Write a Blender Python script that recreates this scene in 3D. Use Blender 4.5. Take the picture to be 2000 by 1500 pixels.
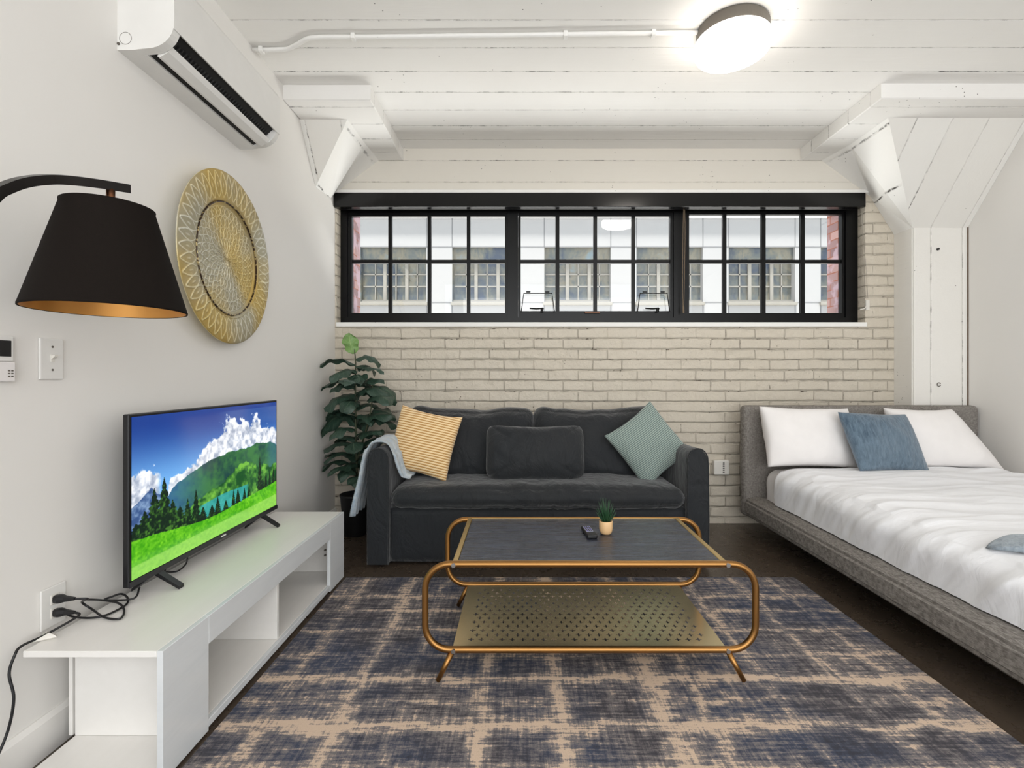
import bpy, bmesh, math, random
import numpy as np
from mathutils import Vector, Matrix, noise, Euler
PI = math.pi
for o in list(bpy.data.objects): bpy.data.objects.remove(o)
S = bpy.context.scene
COL = S.collection
F = 950.0          # focal length in pixels of a 2000 px wide frame
CH = 1.17          # camera height

# ------------------------------------------------ camera, world, lights, exposure
cam = bpy.data.cameras.new('camera'); camo = bpy.data.objects.new('camera', cam); COL.objects.link(camo)
camo.location = (0, 0, CH); camo.rotation_euler = (PI/2, 0, 0)
cam.sensor_width = 36; cam.lens = 36*F/2000; cam.shift_x = -15/2000; cam.shift_y = -15/2000
cam.clip_start = .02; cam.clip_end = 300
S.camera = camo
S.view_settings.view_transform = 'Standard'; S.view_settings.look = 'None'
S.view_settings.gamma = 1; S.view_settings.use_curve_mapping = False
S.view_settings.exposure = 1.06
w = bpy.data.worlds.new('sky'); S.world = w; w.use_nodes = True
w.node_tree.nodes['Background'].inputs[0].default_value = (.90, .955, 1.0, 1)
w.node_tree.nodes['Background'].inputs[1].default_value = 0.95
sun = bpy.data.lights.new('sun', 'SUN'); sun.energy = 8; sun.angle = .1; sun.color = (1, .95, .88)
suno = bpy.data.objects.new('sun', sun); COL.objects.link(suno)
suno.rotation_euler = (math.radians(12), 0, math.radians(-12)); suno.location = (0, -5, 12)

# added soft fill light, unseen in the open rear of the room
al = bpy.data.lights.new('rear_fill_light', 'AREA'); al.shape = 'RECTANGLE'; al.size = 4.2; al.size_y = 2.2; al.energy = 34; al.color = (1, .98, .955)
alo = bpy.data.objects.new('rear_fill_light', al); COL.objects.link(alo); alo.location = (1.0, -1.5, 1.6); alo.rotation_euler = (math.radians(90), 0, 0)
# added unseen area light standing in for daylight bounced up from the street
sl = bpy.data.lights.new('street_fill_light', 'AREA'); sl.shape = 'RECTANGLE'; sl.size = 6; sl.size_y = 1.7; sl.energy = 140; sl.color = (.95, .98, 1)
slo = bpy.data.objects.new('street_fill_light', sl); COL.objects.link(slo); slo.location = (.65, 6.1, -.3)
slo.rotation_euler = (Vector((.65, 2.6, 3.0))-Vector((.65, 6.1, -.3))).to_track_quat('-Z', 'Y').to_euler()
# ------------------------------------------------ small helpers
def lin(c):
    c = c/255
    return c/12.92 if c <= .04045 else ((c+.055)/1.055)**2.4
def C(r, g, b): return (lin(r), lin(g), lin(b), 1)
def P(x, y, Y): return Vector(((x-1015)/F*Y, Y, CH-(y-735)/F*Y))
def nz(x, y, z): return noise.noise(Vector((x, y, z)))

ORG = {}
def thing(name, label, cat, loc=(0, 0, 0), group=None, kind=None):
    o = bpy.data.objects.new(name, None); COL.objects.link(o); o.empty_display_size = .1
    o.location = loc; ORG[o.name] = Vector(loc)
    tag(o, label, cat, group, kind); return o
def tag(o, label=None, cat=None, group=None, kind=None):
    if label: o['label'] = label
    if cat: o['category'] = cat
    if group: o['group'] = group
    if kind: o['kind'] = kind
    return o
def obj(name, bm, m, parent=None, smooth=False, label=None, org=None, rot=None, local=False, recalc=True):
    """link a bmesh as ONE object; vertices are given in world space unless local"""
    if recalc: bmesh.ops.recalc_face_normals(bm, faces=bm.faces)
    me = bpy.data.meshes.new(name)
    L = ORG[parent.name] if parent else Vector(org or (0, 0, 0))
    if not local:
        bmesh.ops.translate(bm, verts=bm.verts, vec=-L)
    bm.to_mesh(me); bm.free()
    o = bpy.data.objects.new(name, me); COL.objects.link(o)
    for mm in (m if isinstance(m, (list, tuple)) else [m]): me.materials.append(mm)
    if parent: o.parent = parent
    else: o.location = L
    if rot: o.rotation_euler = rot
    ORG[o.name] = L
    if smooth: me.shade_smooth()
    if label: o['label'] = label
    return o
def struct(name, bm, m, **k):
    o = obj(name, bm, m, **k)
    if not k.get('parent'): o['kind'] = 'structure'
    return o
def B(): return bmesh.new()
def box(bm, x0, y0, z0, x1, y1, z1, mi=0):
    v = [bm.verts.new(p) for p in ((x0,y0,z0),(x1,y0,z0),(x1,y1,z0),(x0,y1,z0),(x0,y0,z1),(x1,y0,z1),(x1,y1,z1),(x0,y1,z1))]
    for f in ((3,2,1,0),(4,5,6,7),(0,1,5,4),(1,2,6,5),(2,3,7,6),(3,0,4,7)):
        bm.faces.new([v[i] for i in f]).material_index = mi
    return v
def bbox(x0, y0, z0, x1, y1, z1, r=.004, seg=2):
    bm = B(); box(bm, x0, y0, z0, x1, y1, z1)
    bmesh.ops.bevel(bm, geom=list(bm.edges), offset=r, segments=seg, affect='EDGES', profile=.5)
    return bm
def poly(bm, pts, mi=0):
    f = bm.faces.new([bm.verts.new(p) for p in pts]); f.material_index = mi; return f
def prism(bm, prof, axis, a, b):
    """profile of 2D points extruded along an axis from a to b"""
    def mk(p, t):
        return {'X': (t, p[0], p[1]), 'Y': (p[0], t, p[1]), 'Z': (p[0], p[1], t)}[axis]
    A = [bm.verts.new(mk(p, a)) for p in prof]; Bv = [bm.verts.new(mk(p, b)) for p in prof]
    n = len(prof)
    bm.faces.new(A); bm.faces.new(Bv[::-1])
    for i in range(n): bm.faces.new((A[i], A[(i+1) % n], Bv[(i+1) % n], Bv[i]))
def cyl(bm, c, r, z0, z1, r2=None, n=32, cap=True):
    r2 = r if r2 is None else r2
    a = [bm.verts.new((c[0]+r*math.cos(2*PI*i/n), c[1]+r*math.sin(2*PI*i/n), z0)) for i in range(n)]
    b = [bm.verts.new((c[0]+r2*math.cos(2*PI*i/n), c[1]+r2*math.sin(2*PI*i/n), z1)) for i in range(n)]
    for i in range(n): bm.faces.new((a[i], a[(i+1) % n], b[(i+1) % n], b[i]))
    if cap: bm.faces.new(a[::-1]); bm.faces.new(b)
def lathe(bm, c, prof, n=48):
    """profile of (r, z) turned about the vertical line through c=(x,y)"""
    rings = []
    for r, z in prof:
        if r < 1e-6: rings.append([bm.verts.new((c[0], c[1], z))])
        else: rings.append([bm.verts.new((c[0]+r*math.cos(2*PI*i/n), c[1]+r*math.sin(2*PI*i/n), z)) for i in range(n)])
    for a, b in zip(rings, rings[1:]):
        for i in range(n):
            j = (i+1) % n
            if len(a) == 1 and len(b) == 1: continue
            if len(a) == 1: bm.faces.new((a[0], b[i], b[j]))
            elif len(b) == 1: bm.faces.new((a[i], a[j], b[0]))
            else: bm.faces.new((a[i], a[j], b[j], b[i]))
def smoothpath(pts, n=8, closed=False):
    pts = [Vector(p) for p in pts]; out = []; m = len(pts)
    for i in range(m if closed else m-1):
        p0 = pts[(i-1) % m] if closed or i > 0 else pts[0]*2-pts[1]
        p1 = pts[i]; p2 = pts[(i+1) % m]
        p3 = pts[(i+2) % m] if closed or i+2 < m else pts[-1]*2-pts[-2]
        for k in range(n):
            t = k/n
            out.append(.5*((2*p1)+(p2-p0)*t+(2*p0-5*p1+4*p2-p3)*t*t+(3*p1-p0-3*p2+p3)*t**3))
    if not closed: out.append(pts[-1])
    return out
def tube(bm, pts, r, seg=10, closed=False, cap=True, ry=None, up=(0, 0, 1), ph=0):
    pts = [Vector(p) for p in pts]; n = len(pts); rings = []
    nrm = None
    for i in range(n):
        a = pts[(i-1) % n] if closed or i > 0 else pts[0]
        b = pts[(i+1) % n] if closed or i < n-1 else pts[-1]
        t = (b-a).normalized()
        if nrm is None:
            u = Vector(up)
            if abs(t.dot(u)) > .9: u = Vector((0, 1, 0)) if abs(t.y) < .9 else Vector((1, 0, 0))
            nrm = (u-t*u.dot(t)).normalized()
        else: nrm = (nrm-t*nrm.dot(t)).normalized()
        bi = t.cross(nrm)
        rr = r[i] if isinstance(r, (list, tuple)) else r
        r2 = ry if ry else rr
        rings.append([bm.verts.new(pts[i]+nrm*(rr*math.cos(2*PI*k/seg+ph))+bi*(r2*math.sin(2*PI*k/seg+ph))) for k in range(seg)])
    for i in range(n if closed else n-1):
        a, b = rings[i], rings[(i+1) % n]
        for k in range(seg): bm.faces.new((a[k], a[(k+1) % seg], b[(k+1) % seg], b[k]))
    if cap and not closed: bm.faces.new(rings[0][::-1]); bm.faces.new(rings[-1])
def grid(bm, fn, nu, nv, closed_u=False):
    """surface from fn(i/nu, j/nv)"""
    V = [[bm.verts.new(fn(i/nu, j/nv)) for j in range(nv+1)] for i in range(nu if closed_u else nu+1)]
    m = len(V)
    for i in range(nu):
        for j in range(nv):
            bm.faces.new((V[i][j], V[(i+1) % m][j], V[(i+1) % m][j+1], V[i][j+1]))
    return V
def softbox(x0, y0, z0, x1, y1, z1, r, step=.03, puff=(0, 0, 0), wr=0, ws=6, seed=0, fn=None):
    """rounded, puffed and wrinkled box"""
    bm = B(); c = Vector(((x0+x1)/2, (y0+y1)/2, (z0+z1)/2)); h = Vector(((x1-x0)/2, (y1-y0)/2, (z1-z0)/2))
    n = [max(4, int(2*h[i]/step)) for i in range(3)]
    cache = {}
    def V(i, j, k):
        if (i, j, k) in cache: return cache[(i, j, k)]
        s = [2*i/n[0]-1, 2*j/n[1]-1, 2*k/n[2]-1]
        # denser near the rims
        s = [math.copysign(1-(1-abs(a))**1.25, a) for a in s]
        p = Vector([s[a]*h[a] for a in range(3)])
        q = Vector([max(-(h[a]-r), min(h[a]-r, p[a])) for a in range(3)])
        d = p-q
        nrm = d.normalized() if d.length > 1e-9 else Vector((0, 0, 0))
        if d.length > 1e-9: p = q+nrm*r
        for a in range(3):
            o1, o2 = (a+1) % 3, (a+2) % 3
            p[a] += puff[a]*(p[a]/h[a])*(1-s[o1]**2)*(1-s[o2]**2)
        if wr:
            t = p*ws
            p += nrm*wr*(nz(t.x+seed, t.y, t.z*1.4)+.5*nz(t.x*2.3+seed, t.y*2.3, t.z*2.3))
        if fn: p = fn(p, s)
        v = cache[(i, j, k)] = bm.verts.new(p+c); return v
    for a in range(3):
        b_, c_ = (a+1) % 3, (a+2) % 3
        for e in (0, n[a]):
            for j in range(n[b_]):
                for k in range(n[c_]):
                    q = []
                    for dj, dk in ((0, 0), (1, 0), (1, 1), (0, 1)):
                        ix = [0, 0, 0]; ix[a] = e; ix[b_] = j+dj; ix[c_] = k+dk; q.append(V(*ix))
                    bm.faces.new(q if e else q[::-1])
    return bm
def pillow(w_, h_, t, seed=0, wr=.006, pinch=.10, n=44, ws=7, sag=0, folds=0, pw=.42, skew=0, taper=0, rnd=0):
    """cushion lying in local XZ, thickness along Y, seam round the rim"""
    bm = B()
    def sur(sgn):
        def f(a, b):
            u, v = 2*a-1, 2*b-1
            u = math.copysign(1-(1-abs(u))**1.3, u); v = math.copysign(1-(1-abs(v))**1.3, v)
            k = (max(0, 1-u*u)**pw)*(max(0, 1-v*v)**pw)
            x = u*w_/2*(1-pinch*(1-v*v)*abs(u)**2*.55); z = v*h_/2*(1-pinch*(1-u*u)*abs(v)**2)
            if rnd:
                m_ = max(abs(u), abs(v)); l_ = (abs(u)**rnd+abs(v)**rnd)**(1/rnd)
                if l_ > 1e-6: x *= m_/l_; z *= m_/l_
            z -= sag*(1-u*u)*(v > 0)*v; x += -skew*v-taper*(v+1)/2*(u+1)/2
            y = sgn*t/2*k
            e = min(1, 6*k)
            d = wr*(nz(x*ws+seed, z*ws, sgn)+.6*nz(x*ws*2.2, z*ws*2.2+seed, sgn*2))
            d += folds*(1-abs(nz(x*3+z*5+seed, (x-z)*9, 3.3*sgn))*3)*e*.5
            return Vector((x, y+sgn*d*e, z))
        return f
    grid(bm, sur(1), n, n); grid(bm, sur(-1), n, n)
    bmesh.ops.remove_doubles(bm, verts=bm.verts, dist=1e-4)
    return bm

# ------------------------------------------------ materials
class N:
    def __init__(s, name):
        s.m = bpy.data.materials.new(name); s.m.use_nodes = True; s.t = s.m.node_tree
        s.b = s.t.nodes['Principled BSDF']; s.c = None
    def n(s, typ, **k):
        x = s.t.nodes.new(typ)
        for a, v in k.items(): setattr(x, a, v)
        return x
    def l(s, a, b): s.t.links.new(a, b)
    def co(s, scale=(1, 1, 1), loc=(0, 0, 0), rot=(0, 0, 0), src='Object'):
        tc = s.n('ShaderNodeTexCoord'); mp = s.n('ShaderNodeMapping')
        mp.inputs[3].default_value = scale; mp.inputs[1].default_value = loc; mp.inputs[2].default_value = rot
        s.l(tc.outputs[src], mp.inputs[0]); return mp.outputs[0]
    def noise(s, co, scale, detail=4, rough=.55, dist=0):
        x = s.n('ShaderNodeTexNoise'); s.l(co, x.inputs['Vector'])
        x.inputs['Scale'].default_value = scale; x.inputs['Detail'].default_value = detail
        x.inputs['Roughness'].default_value = rough; x.inputs['Distortion'].default_value = dist
        return x.outputs['Fac']
    def ramp(s, f, stops, interp='LINEAR'):
        x = s.n('ShaderNodeValToRGB'); s.l(f, x.inputs[0]); e = x.color_ramp.elements
        x.color_ramp.interpolation = interp
        while len(e) < len(stops): e.new(.5)
        for q, (p, c) in zip(e, stops):
            q.position = p; q.color = c if isinstance(c, tuple) else (c, c, c, 1)
        return x.outputs[0]
    def math(s, op, a, b=None, c=None, clamp=False):
        x = s.n('ShaderNodeMath', operation=op, use_clamp=clamp)
        for i, v in enumerate((a, b, c)):
            if v is None: continue
            if isinstance(v, (int, float)): x.inputs[i].default_value = v
            else: s.l(v, x.inputs[i])
        return x.outputs[0]
    def mix(s, f, a, b, mode='MIX'):
        x = s.n('ShaderNodeMix', data_type='RGBA', blend_type=mode)
        for i, v in ((0, f), (6, a), (7, b)):
            if isinstance(v, (int, float)): x.inputs[i].default_value = v
            elif isinstance(v, tuple): x.inputs[i].default_value = v
            else: s.l(v, x.inputs[i])
        return x.outputs[2]
    def sep(s, co):
        x = s.n('ShaderNodeSeparateXYZ'); s.l(co, x.inputs[0]); return x.outputs
    def bump(s, h, strength=.3, dist=.01, prev=None):
        x = s.n('ShaderNodeBump'); x.inputs['Strength'].default_value = strength; x.inputs['Distance'].default_value = dist
        s.l(h, x.inputs['Height'])
        if prev: s.l(prev, x.inputs['Normal'])
        s.l(x.outputs[0], s.b.inputs['Normal']); return x.outputs[0]
    def set(s, col=None, rough=None, metal=None, **k):
        for key, v in (('Base Color', col), ('Roughness', rough), ('Metallic', metal)) + tuple(k.items()):
            if v is None: continue
            if isinstance(v, (int, float, tuple)): s.b.inputs[key].default_value = v
            else: s.l(v, s.b.inputs[key])
        return s.m

def plain(name, col, rough=.5, metal=0, var=.06, bs=60, bst=.05, **k):
    q = N(name); co = q.co()
    f = q.noise(co, 7, 3)
    c2 = tuple(max(0, v*(1-var*2)) for v in col[:3])+(1,)
    q.set(col=q.mix(f, col, c2), rough=rough, metal=metal, **k)
    q.bump(q.noise(co, bs, 3), bst, .002)
    return q.m

def paint_wall():
    q = N('drywall_paint'); co = q.co()
    q.set(col=q.mix(q.noise(co, 1.5, 2), C(233, 230, 226), C(228, 225, 220)), rough=.62)
    q.bump(q.noise(co, 220, 3), .06, .002); return q.m
M_wall = paint_wall()

def pits(q, co, scale, thr, dens):
    """mask (1 = pit) of small scattered dark chips"""
    v = q.n('ShaderNodeTexVoronoi'); q.l(co, v.inputs['Vector']); v.inputs['Scale'].default_value = scale
    d = q.math('LESS_THAN', v.outputs['Distance'], thr)
    g = q.math('GREATER_THAN', q.noise(co, dens, 3), .60)
    return q.math('MULTIPLY', d, g)

def brick_paint():
    q = N('painted_brick'); tc = q.co()
    sp = q.sep(tc); cb = q.n('ShaderNodeCombineXYZ'); q.l(sp[0], cb.inputs[0]); q.l(q.math('SUBTRACT', sp[2], 1.390-.0836*20), cb.inputs[1])
    wob = q.noise(tc, 7, 3)
    # slightly wavy courses
    add = q.n('ShaderNodeVectorMath', operation='ADD'); q.l(cb.outputs[0], add.inputs[0])
    wv = q.n('ShaderNodeVectorMath', operation='SCALE'); nn = q.n('ShaderNodeTexNoise'); q.l(tc, nn.inputs['Vector']); nn.inputs['Scale'].default_value = 9
    q.l(nn.outputs['Color'], wv.inputs[0]); wv.inputs['Scale'].default_value = .014
    q.l(wv.outputs[0], add.inputs[1])
    br = q.n('ShaderNodeTexBrick'); q.l(add.outputs[0], br.inputs['Vector'])
    br.inputs['Scale'].default_value = 1; br.inputs['Brick Width'].default_value = .235; br.inputs['Row Height'].default_value = .0836
    br.inputs['Mortar Size'].default_value = .0055; br.inputs['Mortar Smooth'].default_value = .75; br.inputs['Bias'].default_value = 0
    m = q.math('MULTIPLY', br.outputs['Fac'], q.ramp(q.noise(tc, 4, 3), [(.40, .1), (.60, .8)]))
    zz = q.math('ADD', q.math('DIVIDE', q.math('SUBTRACT', sp[2], 1.390), .0836), q.math('MULTIPLY', q.math('SUBTRACT', q.noise(tc, 3.5, 4, .6), .5), .30))
    fz_ = q.math('FRACT', q.math('ADD', zz, 20.0))
    # each course bulges out towards its top edge, then steps back into the joint
    saw = q.ramp(fz_, [(.0, .25), (.05, .7), (.13, .96), (.86, 1.0), (.94, .9), (.985, .0)])
    pit = q.math('MULTIPLY', pits(q, tc, 34, .13, 6), q.ramp(q.noise(tc, 23, 2), [(.5, 0.), (.6, 1.)]))
    chip = q.math('MULTIPLY', q.ramp(br.outputs['Fac'], [(.35, 0.), (.8, 1.)]), q.ramp(q.noise(tc, 19, 5, .75), [(.60, 0.), (.66, 1.)]))
    dark = q.math('MAXIMUM', pit, q.math('MULTIPLY', chip, .9))
    c = q.mix(q.noise(tc, 2.2, 3), C(208, 199, 184), C(199, 189, 172))
    c = q.mix(dark, c, C(96, 80, 66))
    q.set(col=c, rough=.5)
    h = q.math('SUBTRACT', q.math('MULTIPLY', saw, .8), m)
    h = q.math('ADD', h, q.math('MULTIPLY', q.noise(tc, 13, 6, .6), 1.2))
    h = q.math('SUBTRACT', h, q.math('MULTIPLY', dark, .6))
    q.bump(h, .95, .014); return q.m
M_brickp = brick_paint()

def concrete(name, axis, pitch, off, base=(240, 238, 235), base2=(234, 232, 227), gap=.5):
    """board-marked painted concrete: joints every pitch along an axis, chipped paint along them"""
    q = N(name); co = q.co(); sp = q.sep(co)
    a = sp[axis]; oth = sp[0] if axis != 0 else sp[1]
    lanes = q.math('DIVIDE', q.math('SUBTRACT', a, off), pitch)
    fr = q.math('FRACT', lanes); d = q.math('ABSOLUTE', q.math('SUBTRACT', fr, .5))   # .5 at a joint
    jn = q.math('ADD', d, q.math('MULTIPLY', q.math('SUBTRACT', q.noise(co, 26, 4), .5), .035))
    line = q.ramp(jn, [(.470, 0.), (.497, 1.)])
    thin = q.ramp(jn, [(.480, 0.), (.493, 1.)])
    brk = q.math('MULTIPLY', q.ramp(q.noise(co, 14, 5, .75), [(.47, 0.), (.58, 1.)]), q.ramp(q.noise(co, 1.7, 2), [(.38, .15), (.6, 1.)]))
    dk = q.math('MULTIPLY', thin, brk)
    pit = q.math('MULTIPLY', pits(q, co, 30, .10, 3.1), .8)
    dark = q.math('MAXIMUM', dk, pit)
    # each board a hair different
    fl = q.math('FLOOR', lanes); wn = q.n('ShaderNodeTexWhiteNoise', noise_dimensions='1D'); q.l(fl, wn.inputs['W'])
    c = q.mix(wn.outputs['Value'], C(*base), C(*base2))
    c = q.mix(q.math('MULTIPLY', q.noise(co, 3, 4), .35), c, C(222, 218, 211))
    c = q.mix(dark, c, C(58, 52, 46))
    q.set(col=c, rough=.55)
    # wood grain of the boards runs along the other axis
    sc = [40, 40, 40]; sc[0 if axis != 0 else 1] = 3
    gr = q.noise(q.co(scale=tuple(sc)), 1, 4, .6)
    h = q.math('SUBTRACT', q.math('MULTIPLY', gr, .35), q.math('MULTIPLY', line, .8))
    h = q.math('SUBTRACT', h, dark)
    h = q.math('ADD', h, q.math('MULTIPLY', wn.outputs['Value'], .35))
    q.bump(h, .5, .008); return q.m
M_ceil = concrete('board_marked_ceiling', 1, .209, 3.62-.1045*1)
M_band = concrete('board_marked_band', 2, .17, 2.80-.085, (216, 210, 199), (212, 206, 195))
M_conc = concrete('painted_concrete', 0, .24, 2.4, (236, 234, 229), (232, 229, 223))
M_conc2 = concrete('painted_concrete_side', 2, .31, 1.0, (240, 239, 236), (236, 234, 230))

def floor_mat():
    q = N('polished_concrete'); co = q.co()
    f = q.noise(co, 1.6, 6, .65, .6); g = q.noise(co, 14, 5, .7)
    c = q.ramp(f, [(.3, C(70, 60, 50)), (.5, C(78, 67, 57)), (.7, C(88, 77, 66))])
    c = q.mix(q.math('MULTIPLY', g, .2), c, C(60, 53, 46))
    q.set(col=c, rough=q.ramp(g, [(.3, .22), (.7, .36)]))
    q.bump(q.noise(co, 40, 4), .05, .002); return q.m
M_floor = floor_mat()

def rug_mat():
    q = N('rug_weave'); co = q.co(); sp = q.sep(co); x, y = sp[0], sp[1]
    # broken strokes of bare tan pile in both directions
    streak_h = q.noise(q.co(scale=(5, 70, 1)), 1, 5, .75)
    streak_v = q.noise(q.co(scale=(70, 5, 1)), 1, 5, .75)
    fine = q.noise(q.co(scale=(26, 34, 1)), 1, 6, .8)
    wx = q.math('MULTIPLY', q.math('SUBTRACT', q.noise(q.co(scale=(2, 7, 1)), 1, 3), .5), .10)
    wy = q.math('MULTIPLY', q.math('SUBTRACT', q.noise(q.co(scale=(7, 2, 1)), 1, 3), .5), .10)
    acc = None
    def band(v, wob, c0, wd, amp):
        d = q.math('ABSOLUTE', q.math('SUBTRACT', q.math('ADD', v, wob), c0))
        return q.math('MULTIPLY', q.math('SUBTRACT', 1.0, q.math('DIVIDE', d, wd), clamp=True), amp)
    for c0, wd, amp in ((-.86, .05, .6), (-.60, .055, .8), (-.42, .03, .5), (-.13, .05, .9), (.144, .06, 1.), (.33, .03, .4), (.50, .08, 1.), (.64, .03, .7), (.93, .04, .6), (1.22, .04, .6), (1.42, .03, .5)):
        b = band(x, wx, c0, wd, amp); acc = b if acc is None else q.math('MAXIMUM', acc, b)
    for c0, wd, amp in ((2.56, .05, .7), (2.40, .03, .8), (2.22, .03, .7), (2.02, .03, .45), (1.86, .05, 1.), (1.73, .03, .5), (1.61, .055, 1.), (1.42, .05, .8), (1.2, .05, .9), (.95, .04, .9)):
        acc = q.math('MAXIMUM', acc, band(y, wy, c0, wd, amp))
    big = q.noise(co, 2.3, 3)
    mixn = q.math('ADD', q.math('MULTIPLY', streak_h, .6), q.math('MULTIPLY', streak_v, .4))
    s = q.math('ADD', q.math('MULTIPLY', acc, .29), q.math('MULTIPLY', q.math('SUBTRACT', mixn, .5), 1.5))
    s = q.math('ADD', s, q.math('MULTIPLY', q.math('SUBTRACT', fine, .5), .75))
    s = q.math('ADD', s, q.math('MULTIPLY', q.math('SUBTRACT', big, .5), .55))
    s = q.math('ADD', s, .350)
    blue = q.mix(q.ramp(q.noise(co, 1.9, 2), [(.42, 0.), (.6, 1.)]), C(70, 67, 72), C(60, 68, 88))
    grey = q.mix(q.noise(q.co(scale=(12, 60, 1)), 1, 3), C(104, 98, 98), C(134, 127, 126))
    c = q.mix(q.ramp(s, [(.30, 0.), (.47, 1.)]), blue, grey)
    c = q.mix(q.ramp(s, [(.50, 0.), (.60, 1.)]), c, C(206, 182, 160))
    dk = q.ramp(q.math('ADD', s, q.math('MULTIPLY', q.noise(co, 90, 2), .1)), [(.18, 1.), (.36, 0.)])
    c = q.mix(q.math('MULTIPLY', dk, .7), c, C(44, 43, 50))
    q.set(col=c, rough=.95)
    q.bump(q.math('ADD', q.noise(co, 350, 2), s), .5, .004); return q.m
M_rug = rug_mat()

def weave(name, c1, c2, sc=(350, 350, 350), rough=.9, st=.35, sheen=0, dist=.0015):
    q = N(name); co = q.co()
    a = q.noise(q.co(scale=(sc[0], sc[1]*.12, sc[2]*.12)), 1, 2); b = q.noise(q.co(scale=(sc[0]*.12, sc[1]*.12, sc[2])), 1, 2)
    f = q.math('MULTIPLY', q.math('ADD', a, b), .5)
    c = q.mix(q.ramp(f, [(.38, 0.), (.62, 1.)]), c1, c2)
    q.set(col=c, rough=rough)
    if sheen: q.b.inputs['Sheen Weight'].default_value = sheen
    q.bump(f, st, dist); return q.m
M_linen = weave('grey_linen', C(98, 92, 87), C(146, 141, 135), (420, 420, 420))
def velvet():
    q = N('charcoal_velvet'); co = q.co()
    f = q.noise(co, 3.5, 4); g = q.noise(co, 90, 2)
    c = q.mix(f, C(27, 31, 36), C(38, 39, 40))
    q.set(col=c, rough=.62); q.b.inputs['Sheen Weight'].default_value = .28; q.b.inputs['Sheen Roughness'].default_value = .5
    q.b.inputs['Specular IOR Level'].default_value = .2
    wr_ = q.noise(q.co(scale=(5, 5, 2.6)), 1.6, 5, .55, 1.6)
    q.bump(q.math('ADD', q.math('MULTIPLY', wr_, 1.6), q.math('MULTIPLY', g, .05)), .55, .018); return q.m
M_velvet = velvet()
def corduroy(name, c1, c2, axis, pitch, ang=0, cross=0):
    q = N(name); co = q.co(rot=(0, ang, 0)); sp = q.sep(co)
    wob = q.math('MULTIPLY', q.noise(q.co(scale=(1, 1, 1)), 3, 1), pitch*.9)
    t = q.math('MULTIPLY', q.math('ADD', sp[axis], wob), 2*PI/pitch)
    s = q.math('MULTIPLY_ADD', q.math('SINE', t), .5, .5)
    if cross:
        t2 = q.math('MULTIPLY', sp[2 if axis == 0 else 0], 2*PI/(pitch*cross))
        s = q.math('MULTIPLY', s, q.math('MULTIPLY_ADD', q.math('SINE', t2), .22, .78))
    s = q.math('ADD', s, q.math('MULTIPLY', q.math('SUBTRACT', q.noise(co, 160, 2), .5), .5))
    q.set(col=q.mix(q.ramp(s, [(.15, 0.), (.6, 1.)]), c2, c1), rough=.9); q.b.inputs['Sheen Weight'].default_value = .2
    q.bump(s, .7, .003); return q.m
M_yellow = corduroy('ochre_corduroy', C(240, 212, 166), C(186, 138, 74), 2, .0165)
M_green = corduroy('sage_corduroy', C(160, 174, 166), C(98, 114, 110), 2, .0115, 0, 1)
def furry(name, c1, c2, c3, sc, st=.8):
    q = N(name); co = q.co(scale=sc)
    f = q.noise(co, 1, 5, .7, .4); g = q.noise(q.co(), 3, 3)
    c = q.mix(q.ramp(f, [(.35, 0.), (.65, 1.)]), c1, c2); c = q.mix(q.math('MULTIPLY', q.ramp(g, [(.4, 0.), (.7, 1.)]), .5), c, c3)
    q.set(col=c, rough=.85); q.b.inputs['Sheen Weight'].default_value = .4
    q.bump(f, st, .006); return q.m
M_bluefur = furry('blue_plush', C(58, 78, 96), C(100, 120, 136), C(112, 130, 144), (60, 60, 14))
M_throw = furry('pale_blue_plush', C(142, 164, 184), C(196, 204, 208), C(168, 170, 168), (30, 60, 30))
M_throw2 = furry('slate_plush', C(120, 132, 142), C(162, 172, 180), C(92, 100, 108), (60, 60, 60))
def sheet():
    q = N('white_cotton'); co = q.co()
    q.set(col=q.mix(q.noise(co, 2, 3), C(240, 240, 242), C(233, 233, 236)), rough=.8)
    q.b.inputs['Sheen Weight'].default_value = .15
    h = q.math('ADD', q.noise(q.co(scale=(3, 9, 3)), 1, 5, .5, 1.2), q.math('MULTIPLY', q.noise(co, 300, 2), .02))
    q.bump(h, .35, .02); return q.m
M_sheet = sheet()
M_pillowcase = plain('pillowcase_cotton', C(240, 236, 234), .8, bs=14, bst=.25)
M_gold = plain('brushed_brass', C(164, 120, 70), .38, 1, bs=300, bst=.03)
M_goldl = plain('pale_brass', C(214, 186, 128), .3, 1, bs=300, bst=.03)
M_shelf = plain('perforated_brass', C(214, 198, 158), .24, .85, bs=120, bst=.04)
def darkwood():
    q = N('dark_wood_top'); a = q.noise(q.co(scale=(6, 160, 40)), 1, 5, .65, .5)
    c = q.ramp(a, [(.3, C(26, 27, 34)), (.5, C(44, 48, 60)), (.7, C(74, 82, 102))])  # blue tint of the window's reflection is put into the grain colours
    q.set(col=c, rough=q.ramp(a, [(.3, .2), (.7, .34)])); q.bump(a, .5, .003); q.b.inputs['Specular IOR Level'].default_value = .8; return q.m
M_dwood = darkwood()
def whitewood():
    q = N('white_lacquer'); a = q.noise(q.co(scale=(30, 1.5, 30)), 1, 3)
    q.set(col=q.mix(a, C(236, 233, 229), C(230, 227, 222)), rough=.34); q.bump(a, .04, .002); return q.m
M_white = whitewood()
def glossywhite():
    q = N('white_gloss_front'); a = q.noise(q.co(scale=(4, 2, 20)), 1, 4, .6, 1)
    q.set(col=q.mix(a, C(224, 226, 227), C(208, 211, 213)), rough=.2); return q.m
M_gloss = glossywhite()
M_black = plain('black_plastic', C(13, 13, 16), .38)
M_blackm = plain('black_window_metal', (.0012, .0012, .0014, 1), .32, bs=20, **{'Specular IOR Level': .25})
M_blackf = plain('black_lamp_metal', C(16, 10, 8), .3, .3)
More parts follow.
